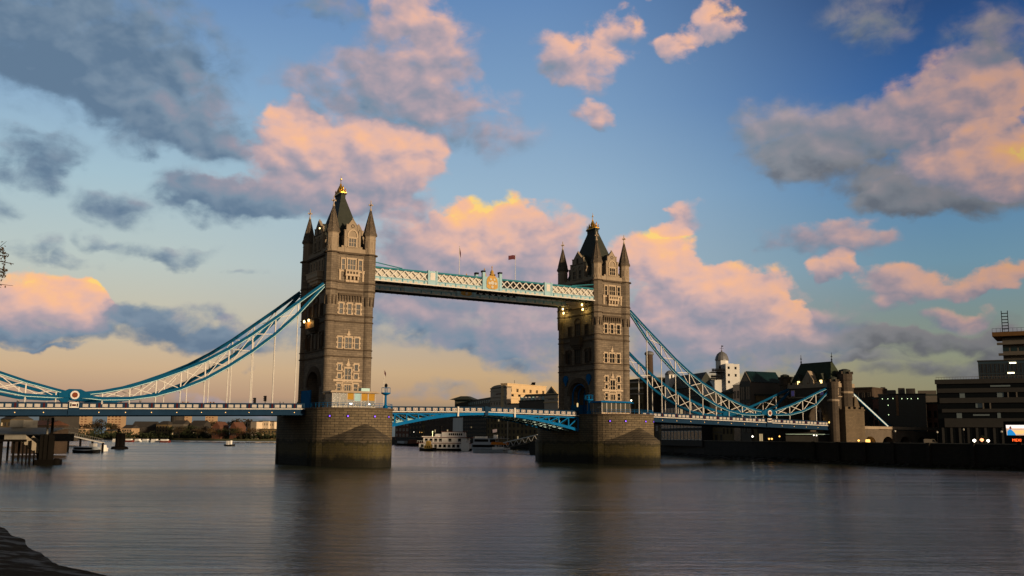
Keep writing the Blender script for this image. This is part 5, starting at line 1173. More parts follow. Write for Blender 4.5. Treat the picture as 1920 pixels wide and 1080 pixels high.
# screen on the quay
a, U, L = frame(1885, 1925, 300, 296)
T = empty('video_screen', 'bright outdoor video screen with red lettering at the right edge', 'screen', None, (a.x, a.y, 0), math.atan2(U.y, U.x))
Zs = lambda py: zat(py, a.x, a.y)
b = MB(); b.box(-.5, L, .0, 1.2, 5.3, Zs(790)); b.build('casing', K['black'], T)
def pic(x0, x1, pa, pb, col, es, m): 
    b = MB(); b.box(x0*L, x1*L, -.04*m, -.04*m+.03, Zs(pb), Zs(pa)); return b
pb_ = MB(); cols = []
def addq(poly, col, es, lay):
    cols.append(glow_mat('screen_glow', col, es)); pb_.prism([(x*L, -.03*lay, Zs(py)) for x, py in poly], (0, .02, 0), len(cols)-1)
addq([(0.03, 797), (1, 797), (1, 816), (0.05, 816)], (.85, .55, .36), .75, 1)
addq([(0.03, 797), (1, 797), (1, 803), (.04, 803)], (1, .86, .8), 1.2, 2)
addq([(.3, 807), (.95, 807), (.8, 813.5), (.4, 813.5)], (1, .62, .22), .9, 2)
addq([(.08, 816), (.08, 809), (.15, 806), (.22, 804.4), (.30, 806.2), (.42, 811), (.48, 816)], (.02, .30, .72), .8, 3)
addq([(.2, 804.5), (.19, 801), (.23, 799), (.29, 800), (.29, 804.5)], (.22, .10, .08), .5, 4)
pb_.build('picture', cols, T)
text("MEXI", 1.15, glow_mat('red_led_text', (1, .12, .02), 2.2), T, (L*.5, -.06, Zs(825.5)), (HP, 0, 0), 'led_text')
# quay furniture: lamps, trees, people-height lights, van
def qlamp(px, pyt, D, label, m='lampc', r=.34):
    p = at(px, 826, D=D); T = empty('street_lamp', label, 'street lamp', 'lamps along the right quay', (p.x, p.y, 5.3)); h = zat(pyt, p.x, p.y)-5.3
    b = MB(); b.tube((0, 0, 0), (0, 0, h), .10, .06, 8); b.lathe([(.25, 0), (.18, .6), (.1, .8)], 0, 0, 0, 8); b.build('post', K['black'], T)
    b = MB(); b.lathe([(.05, -.1), (r, .1), (r*.9, .4), (.04, .6)], 0, 0, h, 8); b.build('lantern', K[m], T)
K['lampoff'] = mat('grey_lantern', (.4, .38, .33), .4)
qlamp(1879, 811, 286, 'street lamp just left of the video screen', 'lampoff'); qlamp(1808, 807, 300, 'dim street lamp in front of the banded office', 'lampoff', .25)
qlamp(1758, 812, 292, 'street lamp at the left end of the banded office', 'lampoff'); qlamp(1679, 810, 300, 'street lamp below the foot of the straight tie', 'lampoff')
def plamp(px, py, D, label, m, r=.3):
    p = at(px, py, D=D); z = p.z; T = empty('quay_light', label, 'lamp', 'small lit lamps on the quay', (p.x, p.y, 5.3))
    b = MB(); b.tube((0, 0, 0), (0, 0, max(.3, z-5.3)), .06, n=6); b.build('post', K['black'], T)
    b = MB(); b.lathe([(.02, -r), (r, -.05), (r*.8, r*.6), (.02, r)], 0, 0, max(.3, z-5.3)+r*.8, 8); b.build('globe', m, T)
am = glow_mat('amber_quay_lamp', (1, .5, .12), 2.); wm = glow_mat('white_quay_lamp', (1, .9, .75), 3.5)
for px, py, D, lab, m, r in ((1610, 828, 318, 'amber lamp at the foot of the gatehouse buttress', am, .38), (1411, 820, 352, 'slanting white lamp on the quay under the right span', wm, .34), (1442, 824.5, 341, 'left lamp of the warm pair under the right span', am, .34), (1447, 824.5, 340, 'right lamp of the warm pair under the right span', am, .34), (1461.5, 819.5, 337, 'yellow lamp right of the warm pair under the right span', am, .28), (1526, 817, 325, 'left tiny lamp below the quay canopy', wm, .2), (1531, 817.5, 325, 'right tiny lamp below the quay canopy', wm, .2), (1827, 829, 285, 'white lit stall light left of the small tree', wm, .5), (1853, 829, 285, 'white lit stall light right of the small tree', wm, .45), (1841, 828, 286, 'orange lit stall light under the small tree', glow_mat('orange_stall', (1, .36, .16), 2.), .55)):
    plamp(px, py, D, lab, m, r)
for px, py, D, lab in ((776, 810.5, 782, 'white quay lamp left of the paddle boat mast'), (787, 811, 770, 'first warm quay lamp behind the paddle boat'), (791, 811.2, 766, 'second warm quay lamp behind the paddle boat'), (923, 815.5, 641, 'first warm quay lamp above the party boat'), (928, 815.5, 638, 'second warm quay lamp above the party boat'), (937.5, 815.5, 632, 'third warm quay lamp above the party boat'), (955, 808, 619, 'first white quay lamp above the gangway'), (970, 808, 611, 'second white quay lamp above the gangway'), (985, 808, 604, 'third white quay lamp above the gangway'), (991, 806.5, 601, 'fourth white quay lamp above the gangway'), (1001, 808, 596, 'fifth white quay lamp above the gangway')):
    plamp(px, py, D, lab, wm if 'white' in lab else am, .26)
# parked van on the quay
a, U, L = frame(1731, 1757, 300, 299)
T = empty('parked_van', 'pale van parked on the quay behind the river wall', 'van', None, (a.x, a.y, 5.3), math.atan2(U.y, U.x))
b = MB(); b.prism([(0, 0, .45), (L, 0, .45), (L, 0, 1.3), (L-.5, 0, 1.5), (L-1.0, 0, 2.3), (.1, 0, 2.35), (0, 0, 2.2)], (0, 1.9, 0)); bo = b.build('body', K['mgrey'], T)
b = MB(); b.prism([(L-1.55, -.02, 1.5), (L-.62, -.02, 1.5), (L-1.05, -.02, 2.15), (L-1.55, -.02, 2.15)], (0, .01, 0)); b.build('side_window', K['glass'], bo)
for x in (.8, L-.8): b = MB(); b.tube((x, -.03, .36), (x, .3, .36), .36, n=12); b.build('wheel', K['black'], T)
# river wall fenders
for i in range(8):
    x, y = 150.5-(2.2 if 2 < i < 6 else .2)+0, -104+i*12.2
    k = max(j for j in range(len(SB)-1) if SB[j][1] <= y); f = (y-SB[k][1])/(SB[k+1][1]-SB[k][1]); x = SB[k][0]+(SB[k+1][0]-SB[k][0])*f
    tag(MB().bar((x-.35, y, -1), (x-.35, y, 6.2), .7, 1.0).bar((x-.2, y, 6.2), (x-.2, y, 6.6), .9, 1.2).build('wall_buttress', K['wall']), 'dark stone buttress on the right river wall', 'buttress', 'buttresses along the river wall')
# ------------------------------------------------------------------ boats
K['hullblack'] = mat('black_hull', (.012, .012, .012), .5, .3, .5)
K['boatwhite'] = mat('boat_white', (.74, .71, .66), .5, .15, .6)
K['boatred'] = mat('boat_dull_red', (.14, .03, .02), .6)
K['boatblue'] = mat('boat_blue_grey', (.40, .44, .48), .5, .15, .6)
K['boatyellow'] = mat('boat_ochre', (.55, .36, .10), .5)
def boat(name, label, pl, pr, D0, D1, py, group=None):
    a = at(pl, py, D=D0); c = at(pr, py, D=D1); a.z = c.z = 0; U = c-a; L = U.length
    T = empty(name, label, 'boat', group, (a.x, a.y, 0), math.atan2(U.y, U.x)); return T, L
def hull(L, w, h, m, T, name='hull', bow=.12, sheer=.5):
    b = MB(); n = 12; vs = []
    for i in range(n+1):
        f = i/n; ww = w*min(1, (f/bow)**.6 if f < bow else 1, ((1-f)/.06)**.5 if f > .94 else 1)
        ww = max(ww, .05); hh = h+sheer*(abs(f-.5)*2)**2
        for y, z in ((-ww*.8, -.6), (-ww, hh), (ww, hh), (ww*.8, -.6)): vs.append((f*L, w+y, z))
    fs = []
    for i in range(n):
        o = i*4; fs += [(o+k, o+(k+1) % 4, o+4+(k+1) % 4, o+4+k) for k in range(4)]
    fs += [(0, 1, 2, 3), (n*4+3, n*4+2, n*4+1, n*4)]
    b.add(vs, fs); return b.build(name, m, T)
T, L = boat('paddle_boat', 'large white paddle boat with wheelhouse and dark hull', 782, 881, 512, 506, 836)
hull(L, 4.2, 1.0, K['hullblack'], T)
b = MB(); b.box(L*.03, L*.985, .4, 8, 1.15, 3.7); dk = b.build('lower_deck', K['boatwhite'], T)
for i in range(11):
    b = MB(); x = L*(.07+.085*i); b.box(x, x+L*.05, .3, .42, 1.7, 3.2); b.build('window', K['glass'] if i % 3 else K['glass2'], dk)
b = MB(); b.box(-.2, L*1.0, .0, 8.4, 3.7, 4.0); b.box(L*.1, L*.99, .0, 8.4, 6.7, 6.95); b.build('deck_band', K['boatred'], T)
b = MB(); b.box(L*.11, L*.93, .7, 7.7, 4.0, 6.7); ud = b.build('upper_deck', K['boatwhite'], T)
for i in range(8):
    b = MB(); x = L*(.14+.09*i); b.box(x, x+L*.055, .6, .72, 4.6, 6.2); b.build('window', K['glass'] if i not in (4, 6) else K['boatwhite'], ud)
b = MB(); b.box(L*.45, L*.86, 1.5, 7.0, 6.95, 9.6); b.box(L*.32, L*.45, 2, 6.5, 6.95, 8.6); wh = b.build('wheelhouse', K['boatwhite'], T)
for i in range(7):
    b = MB(); x = L*(.585+.038*i); b.box(x, x+L*.026, 1.4, 1.52, 7.9, 9.0); b.build('window', K['glass'], wh)
b = MB(); b.box(L*.44, L*.88, 1.2, 7.3, 9.6, 9.85); b.build('roof', K['boatred'], wh)
b = MB(); b.lathe([(.8, 6.9), (.7, 12.0), (.85, 12.1), (.85, 12.5)], L*.42, 3.0, 0, 12); b.build('funnel', K['black'], T)
b = MB(); b.box(L*.08, L*.4, .5, 7.9, 6.96, 7.35); b.build('awning', K['boatwhite'], T)
b = MB()
for i in range(26): x = L*(.0+.04*i); b.box(x, x+.08, .02, .08, 4.0, 5.0)
b.box(0, L, .02, .08, 4.95, 5.05); b.build('railing', K['boatwhite'], T)
b = MB(); b.box(L*.84, L*.99, -.6, .3, .7, 4.3); b.tube((L*.915, -.65, 1.4), (L*.915, .2, 1.4), 2.2, n=18); b.build('paddle_box', K['boatwhite'], T)
b = MB(); b.lathe([(.02, 0), (.22, .2), (.02, .4)], L*.27, 2, 9.6, 8); b.tube((L*.27, 2, 6.9), (L*.27, 2, 9.7), .06); b.build('deck_lamp', glow_mat('boat_lamp', (1, .9, .4), 5.), T)
T, L = boat('party_boat', 'blue grey two deck party boat with orange awning at its stern', 881, 948, 474, 468, 844)
hull(L, 3.4, 1.3, K['boatblue'], T, sheer=.4)
b = MB(); b.box(L*.03, L*.72, .4, 6.4, 1.6, 4.0); dk = b.build('lower_cabin', K['boatblue'], T)
b = MB(); b.box(L*.06, L*.69, .3, .42, 2.3, 3.5); b.build('window_strip', K['glass'], dk)
b = MB(); b.box(L*.06, L*.95, .5, 6.3, 4.0, 4.3); b.box(L*.08, L*.7, .7, 6.1, 4.3, 6.5); ud = b.build('upper_cabin', K['boatblue'], T)
b = MB(); b.box(L*.11, L*.5, .6, .72, 4.9, 6.1); b.box(L*.55, L*.7, .6, .72, 4.7, 6.1); b.build('window_strip', K['glass'], ud)
b = MB(); b.prism([(L*.58, .2, 3.6), (L*.95, .2, 3.6), (L*.95, .2, 4.6), (L*.6, .2, 4.9)], (0, 6.4, 0)); b.build('awning', mat('orange_awning', (.62, .20, .03)), T)
b = MB(); b.box(L*.62, L*1.0, .2, 6.4, 1.35, 2.5)
for i in range(6): x = L*(.6+.065*i); b.box(x, x+.16, .3, .5, 2.5, 3.6)
b.build('stern_deck', K['boatwhite'], T)
b = MB(); b.box(L*.08, L*.98, .5, 6.3, 6.45, 6.52); b.box(L*.1, L*.4, 1.5, 5, 6.5, 7.4); b.box(L*.62, L*.7, 2, 4, 6.5, 8.2)
for i in range(18): x = L*(.08+.05*i); b.box(x, x+.07, .55, .61, 6.5, 7.5)
b.build('top_deck_fittings', K['boatwhite'], T)
b = MB(); b.tube((L*.57, 3, 6.5), (L*.57, 3, 11), .06); b.prism([(L*.57, 3, 9.2), (L*.57+2.2, 3, 9.5), (L*.57+2.2, 3, 11), (L*.57, 3, 10.7)], (0, .05, 0), 1); b.build('flag_staff', [K['black'], mat('pale_flag', (.5, .42, .46))], T)
T, L = boat('tug_boat', 'small ochre and black tug moored before the paddle boat', 783, 815, 496, 493, 843)
hull(L, 2.2, 1.0, K['hullblack'], T, sheer=.9)
b = MB(); b.box(L*.33, L*.72, .9, 3.5, 1.2, 2.7); c_ = b.build('cabin', K['boatyellow'], T)
for i in range(3): b = MB(); x = L*(.38+.12*i); b.box(x, x+.5, .82, .92, 1.7, 2.4); b.build('window', K['glass'], c_)
b = MB(); b.box(L*.42, L*.64, 1.2, 3.2, 2.703, 4.6); b.lathe([(1.3, 4.6), (1.1, 5.0), (.2, 5.2)], L*.53, 2.2, 0, 10); b.build('wheelhouse', K['boatyellow'], T)
b = MB(); b.tube((L*.53, 2.2, 5), (L*.53, 2.2, 7.0), .05); b.build('mast', K['black'], T)
T, L = boat('moored_barge', 'dark barge with rusty cargo moored left of the tug', 738, 782, 765, 752, 832)
hull(L, 3.5, 1.6, K['hullblack'], T)
b = MB(); b.box(L*.1, L*.4, 1.5, 5.5, 1.6, 3.6); b.build('hold_cover', K['boatblue'], T)
b = MB(); b.prism([(L*.55, 1, 1.6), (L*.95, 1, 1.6), (L*.88, 1, 4.6), (L*.62, 1, 4.9)], (0, 5, 0)); b.build('cargo', K['rbrick'], T)
T, L = boat('working_barge', 'dark working barge with small white cabin behind the tug', 762, 785, 772, 764, 829)
hull(L, 3, 1.2, K['hullblack'], T); b = MB(); b.box(L*.6, L*.9, 1, 5, 1.2, 4.0); b.build('cabin', K['boatwhite'], T)
# white gangway
T = empty('gangway', 'white lattice gangway sloping down to the party boat', 'gangway')
a0 = at(947, 840, D=462); a1 = at(1008, 826.5, D=420)
for off in (0, 2.6):
    d = Vector((.5, .85, 0))*off; p0, p1 = a0+d, a1+d; t0 = Vector((0, 0, 2.6))
    b = MB(); b.bar(p0, p1, .3, .3); b.bar(p0+t0-(p1-p0)*.06, p1+t0, .34, .36); n = 11
    for i in range(n):
        q, r = p0.lerp(p1, i/n), p0.lerp(p1, (i+1)/n)
        if i % 2: b.bar(q, r+t0, .16, .18)
        else: b.bar(q+t0, r, .16, .18)
    b.build('truss', K['white'], T)
b = MB(); b.bar(a0+Vector((.65, 1.1, 0)), a1+Vector((.65, 1.1, 0)), 2.2, .15); b.build('walk_deck', K['mgrey'], T)
b = MB(); b.box(a1.x-1, a1.x+4, a1.y-1, a1.y+5, -1, a1.z-.2); b.build('landing_pier', K['wall'], T)
T, L = boat('dinghy', 'small pale dinghy at the foot of the white gangway', 951, 962, 455, 452, 842); hull(L, .9, .7, K['boatwhite'], T); b = MB(); b.box(L*.3, L*.6, .5, 1.3, .6, 1.3); b.build('cuddy', K['boatwhite'], T)
# ------------------------------------------------------------------ left side: jetties and far shore
K['timber'] = mat('dark_wet_timber', (.005, .0042, .0034), .8, .5, .8, bump=.4)
K['pontoon'] = mat('pale_pontoon_steel', (.20, .19, .165), .6, .25, .5)
T = empty('jetty', 'dark timber jetty with slanting gangway at the left edge', 'jetty')
def W2(px, py, D): return at(px, py, D=D)
D = 232
p = lambda px, py, dD=0: at(px, py, D=D+dD)
b = MB()
for px, w_, yb in ((2, 1.5, 882), (29, .55, 872), (60, .5, 866), (84, 1.0, 865)):
    for dd in (0, 5): q = p(px, 800, dd); b.tube((q.x, q.y, -1), (q.x, q.y, p(px, 826, dd).z), w_/2, n=8)
a_, c_ = p(-14, 826), p(50, 826); b.bar(a_, c_, 5, .5); b.build('pile_frame', K['timber'], T)
b = MB(); a_, c_ = p(44, 829), p(78, 855); 
for dd in (0, 3.5): d3 = Vector((.5, .86, 0))*dd; b.bar(a_+d3+Vector((0, 0, .8)), c_+d3+Vector((0, 0, .8)), .12, 1.8)
b.build('gangway_side', mat('weathered_panel', (.30, .26, .20)), T)
b = MB(); d3 = Vector((.5, .86, 0))*1.7; b.bar(a_+d3-Vector((0, 0, .4)), c_+d3-Vector((0, 0, .4)), 3.4, .5)
for i in range(6): q = a_.lerp(c_, i/5); b.tube((q.x, q.y, -1), (q.x, q.y, q.z), .22, n=6)
b.build('gangway_deck', K['timber'], T)
b = MB(); a_, c_ = p(8, 826), p(48, 826)
for i in range(15): q = a_.lerp(c_, i/14); b.box(q.x-.04, q.x+.04, q.y-.04, q.y+.04, q.z, q.z+1.3)
b.bar(a_+Vector((0, 0, 1.3)), c_+Vector((0, 0, 1.3)), .1, .12); b.bar(a_+Vector((0, 0, .7)), c_+Vector((0, 0, .7)), .06, 1.0); b.build('railing', K['pontoon'], T)
T = empty('mooring_dolphin', 'massive dark timber dolphin at the end of the left jetty', 'dolphin', 'mooring piles')
b = MB()
for px, w_, yt in ((82, 1.5, 815), (89, 1.4, 814), (97, 1.3, 816)):
    for dd in (0, 2.5): q = p(px, 815, dd); b.box(q.x-w_/2, q.x+w_/2, q.y-w_/2, q.y+w_/2, -1, zat(yt, q.x, q.y))
b.build('piles', K['timber'], T)
b = MB(); a_, c_ = p(74, 860), p(108, 860); b.bar(Vector((a_.x, a_.y, .4)), Vector((c_.x, c_.y, .4)), 5, 1.6); b.build('fender_raft', K['timber'], T)
q = p(107, 855, -1); b = MB(); b.lathe([(.7, -.6), (.75, 1.2), (.5, 1.5)], q.x, q.y, 0, 8); tag(b.build('mooring_buoy', K['timber']), 'squat dark mooring buoy beside the left dolphin', 'buoy')
q = p(99, 790, 2); b = MB(); b.tube((q.x, q.y, -1), (q.x, q.y, zat(783, q.x, q.y)), .38, .3, 8, 0); b.tube((q.x-1, q.y, -1), (q.x-1, q.y, zat(786, q.x, q.y)), .25, .2, 8, 1)
tag(b.build('pontoon_pile', [K['timber'], K['pontoon']]), 'tall steel pile rising behind the left dolphin', 'pile')
T = empty('pier_pavilion', 'pale flat roofed pier building at the left edge under the deck', 'building')
a, U, L = frame(-30, 98, 270, 262); T.location = (a.x, a.y, 0); T.rotation_euler = (0, 0, math.atan2(U.y, U.x)); Zp = lambda py: zat(py, a.x, a.y)
b = MB(); b.box(0, L, 0, 8, Zp(826), Zp(812)); b.build('wall', K['dgrey'], T)
b = MB(); b.prism([(-.5, -2.5, Zp(815)), (-.5, 4, Zp(803)+.01), (-.5, 9, Zp(803)+.01), (-.5, 9, Zp(803)+.3), (-.5, 4, Zp(803)+.3), (-.5, -2.5, Zp(815)+.3)], (L+1, 0, 0)); b.build('roof', K['pontoon'], T)
b = MB(); b.box(L*.25, L*.45, 3, 8, Zp(803)+.301, Zp(787)); b.build('upper_storey', K['pontoon'], T)
for i in range(9):
    b = MB(); b.box(L*(.05+i*.105), L*(.05+i*.105)+1.6, -.08, .03, Zp(823), Zp(815)); b.build('window', K['glass'], T)
b = MB(); 
for i in range(7): b.tube((L*i/6*.98+.3, 1, -1), (L*i/6*.98+.3, 1, Zp(826)), .3, n=8)
b.build('piles', K['timber'], T)
building('brick_shed', 'long low building with brown roof behind the left pier building', 'building', 24, 88, 330, 326, 797, 'brick', 10, z0=1, rows=1, cols=8, zr=(6, 9), framem='mgrey', roof='gable', rh=1.6, roofm='rbrick')
T, L = boat('pontoon_boat', 'low grey workboat moored right of the left jetty', 130, 178, 380, 376, 841); hull(L, 2.2, .8, K['hullblack'], T)
b = MB(); b.box(L*.1, L*.9, .6, 3.8, .8, 2.4); c_ = b.build('cabin', K['boatblue'], T); b = MB(); b.box(L*.15, L*.85, .5, .62, 1.3, 2.0); b.build('window_strip', K['glass'], c_); b = MB(); b.box(L*.7, L*.85, 1, 3.2, 2.403, 3.6); b.build('wheelhouse', K['boatwhite'], T)
T, L = boat('cabin_cruiser', 'small white cabin cruiser near the end of the sloping pier walkway', 183, 195, 420, 418, 833); hull(L, 1.3, 1.0, K['boatwhite'], T); b = MB(); b.prism([(L*.2, .5, 1.0), (L*.85, .5, 1.0), (L*.7, .5, 2.6), (L*.3, .5, 2.6)], (0, 1.7, 0)); b.build('cabin', K['boatwhite'], T)
T = empty('pier_walkway', 'sloping white railed pier walkway beyond the left jetty', 'gangway')
a0, a1 = at(129, 816, D=400), at(193, 830, D=398); b = MB(); b.bar(a0, a1, 2.4, .35); b.build('walk_deck', K['white'], T)
b = MB()
for i in range(17): q = a0.lerp(a1, i/16); b.bar(q, q+Vector((0, 0, 1.4)), .08, .08)
b.bar(a0+Vector((0, 0, 1.4)), a1+Vector((0, 0, 1.4)), .12, .12); b.build('railing', K['pontoon'], T)
b = MB()
for f in (0, .35, .7, 1): q = a0.lerp(a1, f); b.tube((q.x, q.y, -1), (q.x, q.y, q.z), .45, n=8)
b.build('piles', K['timber'], T)
T = empty('mooring_dolphin', 'lone dark timber dolphin with floating collar in open water', 'dolphin', 'mooring piles')
q = at(225, 830, D=480); r = 480/FPX*9; b = MB(); 
for i in range(5): t = i*1.257; b.tube((q.x+r*.55*math.cos(t), q.y+r*.55*math.sin(t), -1), (q.x+r*.5*math.cos(t), q.y+r*.5*math.sin(t), zat(812, q.x, q.y)), r*.5, r*.45, 8)
b.build('piles', K['timber'], T)
b = MB(); b.lathe([(r*1.6, -.5), (r*1.75, .2), (r*1.6, 1.1), (r, 1.4)], q.x, q.y, 0, 12); b.build('floating_collar', K['timber'], T)
T, L = boat('river_launch', 'small launch with pale cabin crossing the far water', 418, 436, 640, 636, 828); hull(L, 1.6, .9, K['hullblack'], T); b = MB(); b.box(L*.28, L*.55, .5, 2.6, .9, 3.4); b.build('cabin', K['boatwhite'], T); b = MB(); b.box(L*.62, L*.72, .8, 2.2, .9, 3.6); b.build('wheelhouse', K['boatwhite'], T)
for i, (pl, pr, py, D_, m) in enumerate(((208, 222, 824, 900, 'boatwhite'), (232, 248, 824, 910, 'boatred'), (250, 262, 823.5, 920, 'boatwhite'), (264, 278, 823.8, 905, 'boatblue'), (280, 296, 823.8, 900, 'boatwhite'), (297, 317, 824, 890, 'boatred'))):
    T, L = boat('moored_barge', ['leftmost low white barge on the far shore, beyond the lone dolphin', 'dull red barge on the far shore just right of the lone dolphin', 'short white barge on the far shore, third in the row', 'blue grey barge on the far shore, fourth in the row', 'white barge on the far shore, fifth in the row', 'rightmost dull red barge of the row on the far shore'][i], pl, pr, D_, D_-3, py, 'barges moored on the far shore')
    hull(L, 2.2, 1.4, K[m], T); b = MB(); b.box(L*.15, L*.75, .7, 3.6, 1.4, 2.9); b.build('cabin', K['boatwhite'], T)
# far shore buildings
K['towercream'] = mat('far_tower_block', (.40, .27, .16), .9, .12, .05)
K['fardark'] = mat('far_dark_building', (.05, .045, .04), .9, .3, .05)
K['farwhite'] = mat('far_white_flats', (.62, .50, .36), .9, .12, .05)
for pl, pr, pyt, rows_, cols_, lab in ((136, 163, 768, 7, 4, 'leftmost cream tower block rising beyond the far shore'), (200, 227, 768, 7, 4, 'cream tower block second from left beyond the far shore'), (338, 352, 766, 7, 3, 'narrow cream tower block beside the rounded dark block'), (384, 401, 766, 7, 3, 'rightmost narrow cream tower block beyond the far shore')):
    building('tower_block', lab, 'tower block', pl, pr, 1500, 1500, pyt, 'towercream', 18, rows=rows_+5, cols=cols_, zr=(12, 58), wfrac=(.6, .5), framem='towercream', winm='rbrick', group='tower blocks beyond the far shore')
T = empty('dark_tower_block', 'rounded dark tower block beyond the far shore', 'tower block'); q = at(332, 800, D=1420); T.location = (q.x, q.y, 0)
b = MB(); b.lathe([(9.5, 3), (9.5, zat(779, q.x, q.y)), (7.5, zat(776, q.x, q.y))], 0, 0, 0, 16); b.build('wall', K['fardark'], T)
building('office_block', 'plain dark office block beyond the pier building at far left', 'building', 72, 100, 620, 615, 776, 'fardark', 20, z0=3, rows=6, cols=5, zr=(8, 22), framem='fardark', winm='tealglass')
for pl, pr, D_, pyt, wm_, rf, rh, rw_, cl, lab in (
    (0, 20, 560, 786, 'ybrick', 'gable', 3, 2, 3, 'ochre house above the pier building at the left edge'),
    (100, 138, 1130, 799, 'fardark', 'gable', 5, 2, 6, 'dark long roofed building on the far shore behind the jetty'),
    (140, 160, 1110, 804, 'towercream', 'flat', 2, 2, 4, 'small cream building among trees on the far shore'),
    (196, 211, 1115, 808, 'ybrick', 'gable', 2, 1, 3, 'small yellow building among trees on the far shore'),
    (229, 247, 1110, 803, 'towercream', 'gable', 4, 2, 4, 'cream fronted house right of the lone dolphin'),
    (247, 290, 1120, 800, 'fardark', 'gable', 6, 2, 9, 'long dark roofed terrace on the far shore'),
    (293, 315, 1100, 796, 'ybrick', 'hip', 4, 3, 4, 'yellow brick block on the far shore under the deck'),
    (322, 344, 1060, 795, 'mgrey', 'gable', 4, 2, 5, 'pale roofed house on the far shore below the dark tower block'),
    (356, 382, 1060, 797, 'fardark', 'gable', 5, 2, 5, 'dark house with pale gable on the far shore'),
    (398, 412, 1010, 800, 'rbrick', 'front', 5, 2, 3, 'red gabled house on the far shore, left one'),
    (431, 443, 1000, 801, 'rbrick', 'front', 5, 2, 3, 'red gabled house on the far shore, right one'),
    (463, 470, 1080, 791, 'mgrey', 'flat', 2, 3, 1, 'grey narrow end block left of the white flats'),
    (471, 481, 1085, 791, 'farwhite', 'flat', 2, 3, 2, 'leftmost white flats block above the far shore'),
    (485, 503, 1090, 790, 'farwhite', 'flat', 2, 3, 4, 'wide white flats block above the far shore'),
    (505, 514, 1090, 791, 'farwhite', 'flat', 2, 3, 2, 'rightmost white flats block beside the left pier'),
    (486, 520, 1010, 805, 'ybrick', 'flat', 2, 2, 6, 'low yellowish building with lit windows beside the left pier')):
    building('house', lab, 'building', pl, pr, D_, D_-4, pyt, wm_, 14, z0=3.6, rows=rw_, cols=cl, zr=(5.5, max(9, zat(pyt, *at((pl+pr)/2, 800, D=D_).to_2d()))-.6), wfrac=(.5, .5), framem='farwhite' if wm_ == 'farwhite' else 'mgrey', winm='glass', roof=rf, rh=rh, roofm='fardark' if rf != 'front' else 'rbrick', lit=.35 if 'lit' in lab else .03)
# trees
K['bark'] = mat('bark', (.035, .026, .02), .9, .3, 1)
K['leaf1'] = mat('brown_winter_foliage', (.050, .036, .020), .9, .5, .15)
K['leaf2'] = mat('dark_green_foliage', (.028, .034, .016), .9, .5, .15)
K['leaf3'] = mat('rusty_foliage', (.075, .045, .018), .9, .5, .15)
def tree(name, label, px, py_top, D_, wpx, leaf, group, n=420, base=3.8, seed=0, size=None):
    rn = random.Random(seed); q = at(px, 815, D=D_); h = zat(py_top, q.x, q.y)-base; r = wpx/2*D_/FPX
    T = empty(name, label, 'tree', group, (q.x, q.y, base))
    b = MB(); b.tube((0, 0, -.5), (0, 0, h*.45), h*.035, h*.022, 6)
    tips = []
    for i in range(9):
        t = rn.uniform(0, 6.28); z0 = h*rn.uniform(.22, .45); e = Vector((r*.75*math.cos(t)*rn.uniform(.5, 1), r*.75*math.sin(t)*rn.uniform(.5, 1), h*rn.uniform(.55, .92))); b.tube((0, 0, z0), e, h*.014, h*.005, 5); tips.append(e)
    b.tube((0, 0, h*.4), (0, 0, h*.95), h*.016, h*.004, 5); tips.append(Vector((0, 0, h*.85)))
    b.build('trunk', K['bark'], T)
    b = MB(); s0 = size or h*.05
    for i in range(n):
        c = rn.choice(tips); v = Vector((rn.gauss(0, 1), rn.gauss(0, 1), rn.gauss(0, .8))); v = v.normalized()*rn.random()**.5
        p_ = c+Vector((v.x*r*.48, v.y*r*.48, v.z*h*.20)); 
        if p_.z < h*.12 or p_.z > h: continue
        s = s0*rn.uniform(.5, 1.4); a1 = Vector((rn.gauss(0, 1), rn.gauss(0, 1), rn.gauss(0, 1))).normalized(); a2 = a1.orthogonal().normalized()
        b.add([p_+a1*s, p_+a2*s*.7, p_-a1*s*.9, p_-a2*s*.6], [(0, 1, 2, 3)])
    b.build('crown', K[leaf], T, recalc=False)
    return T
tl = [(108, 799, 1150, 26, 'leaf1'), (122, 797, 1160, 22, 'leaf1'), (160, 795, 1140, 30, 'leaf1'), (172, 791, 1150, 34, 'leaf1'), (190, 786, 1160, 34, 'leaf1'), (205, 793, 1140, 26, 'leaf2'), (218, 795, 1130, 26, 'leaf1'), (178, 802, 1105, 26, 'leaf2'), (262, 796, 1150, 20, 'leaf1'), (305, 790, 1170, 24, 'leaf1'), (345, 790, 1130, 26, 'leaf1'), (370, 790, 1120, 30, 'leaf1'), (355, 797, 1050, 30, 'leaf2'), (395, 790, 1130, 26, 'leaf1'), (412, 789, 1110, 30, 'leaf1'), (428, 791, 1090, 26, 'leaf1'), (446, 785, 1080, 34, 'leaf1'), (462, 786, 1100, 22, 'leaf1'), (385, 799, 1030, 30, 'leaf1'), (420, 801, 1000, 26, 'leaf2'), (452, 801, 990, 34, 'leaf3'), (470, 802, 985, 30, 'leaf3'), (438, 803, 985, 26, 'leaf2'), (336, 799, 1040, 26, 'leaf1'), (320, 800, 1060, 20, 'leaf2'), (400, 803, 1000, 24, 'leaf3'), (370, 803, 1015, 26, 'leaf1'), (482, 804, 985, 20, 'leaf1')]
names = {'leaf1': 'bare brown winter tree on the far shore', 'leaf2': 'dark green tree on the far shore', 'leaf3': 'rusty brown bushy tree on the far shore'}
for i, (px, pt, D_, w_, lf) in enumerate(tl): tree('tree', names[lf], px, pt, D_, w_, lf, {'leaf1': 'brown trees on the far shore', 'leaf2': 'green trees on the far shore', 'leaf3': 'rusty trees on the far shore'}[lf], 330, seed=i)
tree('tree', 'small green tree lit among the stalls beside the screen', 1841, 817, 290, 19, 'leaf2', None, 500, base=5.3, seed=50)
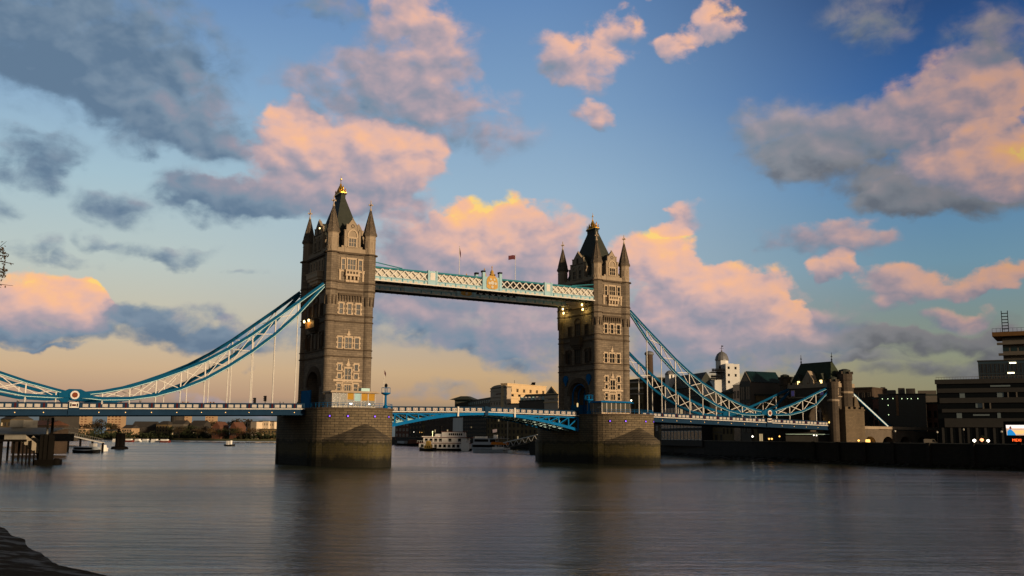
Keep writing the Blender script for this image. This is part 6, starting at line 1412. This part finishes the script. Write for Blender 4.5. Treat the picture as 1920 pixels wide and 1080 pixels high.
# hedge mass along the far shore
rn = random.Random(3); b = MB()
for i in range(2600):
    px = rn.uniform(95, 525); D_ = 1075 if px < 250 else 1075-(px-250)*.42; q = at(px, 818, D=D_+rn.uniform(0, 25)); z = 3.9+abs(rn.gauss(0, 2.6)); s = rn.uniform(.7, 1.7)
    a1 = Vector((rn.gauss(0, 1), rn.gauss(0, 1), rn.gauss(0, 1))).normalized(); a2 = a1.orthogonal(); b.add([q.xy.to_3d()+Vector((0, 0, z))+v for v in (a1*s, a2*s*.7, -a1*s, -a2*s*.7)], [(0, 1, 2, 3)])
tag(b.build('shore_bushes', K['leaf2'], recalc=False), 'low dark bushes massed along the far shore', 'bushes', kind='stuff')
# overhanging tree at the left edge (stands on the near bank outside the picture)
T = empty('tree', 'near tree reaching a few bare leafy twigs in at the left edge', 'tree', None)
q = at(-265, 760, D=34); cc = at(-265, 490, D=34); tp = [at(8, 478, D=34), at(6, 512, D=34), at(-2, 468, D=34.5), at(-1, 518, D=33.5), at(8, 505, D=34.3)]
T.location = (q.x, q.y, 1.5); o_ = Vector(T.location); rn = random.Random(9)
b = MB(); top = Vector((q.x, q.y, cc.z+3.5)); b.tube(q.xy.to_3d()+Vector((0, 0, -.5)), top, .30, .08, 8)
tips = []
for i in range(46):
    t = rn.uniform(0, 6.28); u = rn.uniform(-.75, 1); r = 5.0*rn.uniform(.75, 1); e = cc+Vector((r*math.sqrt(1-u*u)*math.cos(t), r*math.sqrt(1-u*u)*math.sin(t), r*.9*u))
    st = Vector((q.x, q.y, cc.z+rn.uniform(-3.5, 2.5))); m_ = st.lerp(e, .5)+Vector((rn.uniform(-.4, .4), rn.uniform(-.4, .4), rn.uniform(.1, .6)))
    b.tube(st, m_, .08, .045, 5); b.tube(m_, e, .045, .012, 5); tips.append(e)
    for k in range(3): e2 = m_.lerp(e, rn.uniform(.3, .9)); e3 = e2+Vector((rn.gauss(0, .7), rn.gauss(0, .7), rn.gauss(0, .6))); b.tube(e2, e3, .02, .006, 4); tips.append(e3)
j = at(-60, 494, D=34); b.tube(Vector((q.x, q.y, cc.z-1)), j, .09, .05, 6)
for t_ in tp: b.tube(j, t_, .04, .012, 5)
b.v = [tuple(Vector(v)-o_) for v in b.v]; b.build('trunk', K['bark'], T)
b = MB()
for i in range(2100):
    if i < 100: c = rn.choice(tp); p_ = c+Vector((rn.gauss(0, .06), rn.gauss(0, .12), rn.gauss(0, .09)))
    else:
        c = rn.choice(tips); p_ = c+Vector((rn.gauss(0, .28), rn.gauss(0, .28), rn.gauss(0, .25)))
        if (p_-cc).length > 4.7: continue
    s_ = rn.uniform(.03, .075)
    a1 = Vector((rn.gauss(0, 1), rn.gauss(0, 1), rn.gauss(0, 1))).normalized(); a2 = a1.orthogonal(); b.add([p_+a1*s_-o_, p_+a2*s_*.5-o_, p_-a1*s_-o_, p_-a2*s_*.5-o_], [(0, 1, 2, 3)])
b.build('crown', K['leaf1'], T, recalc=False)
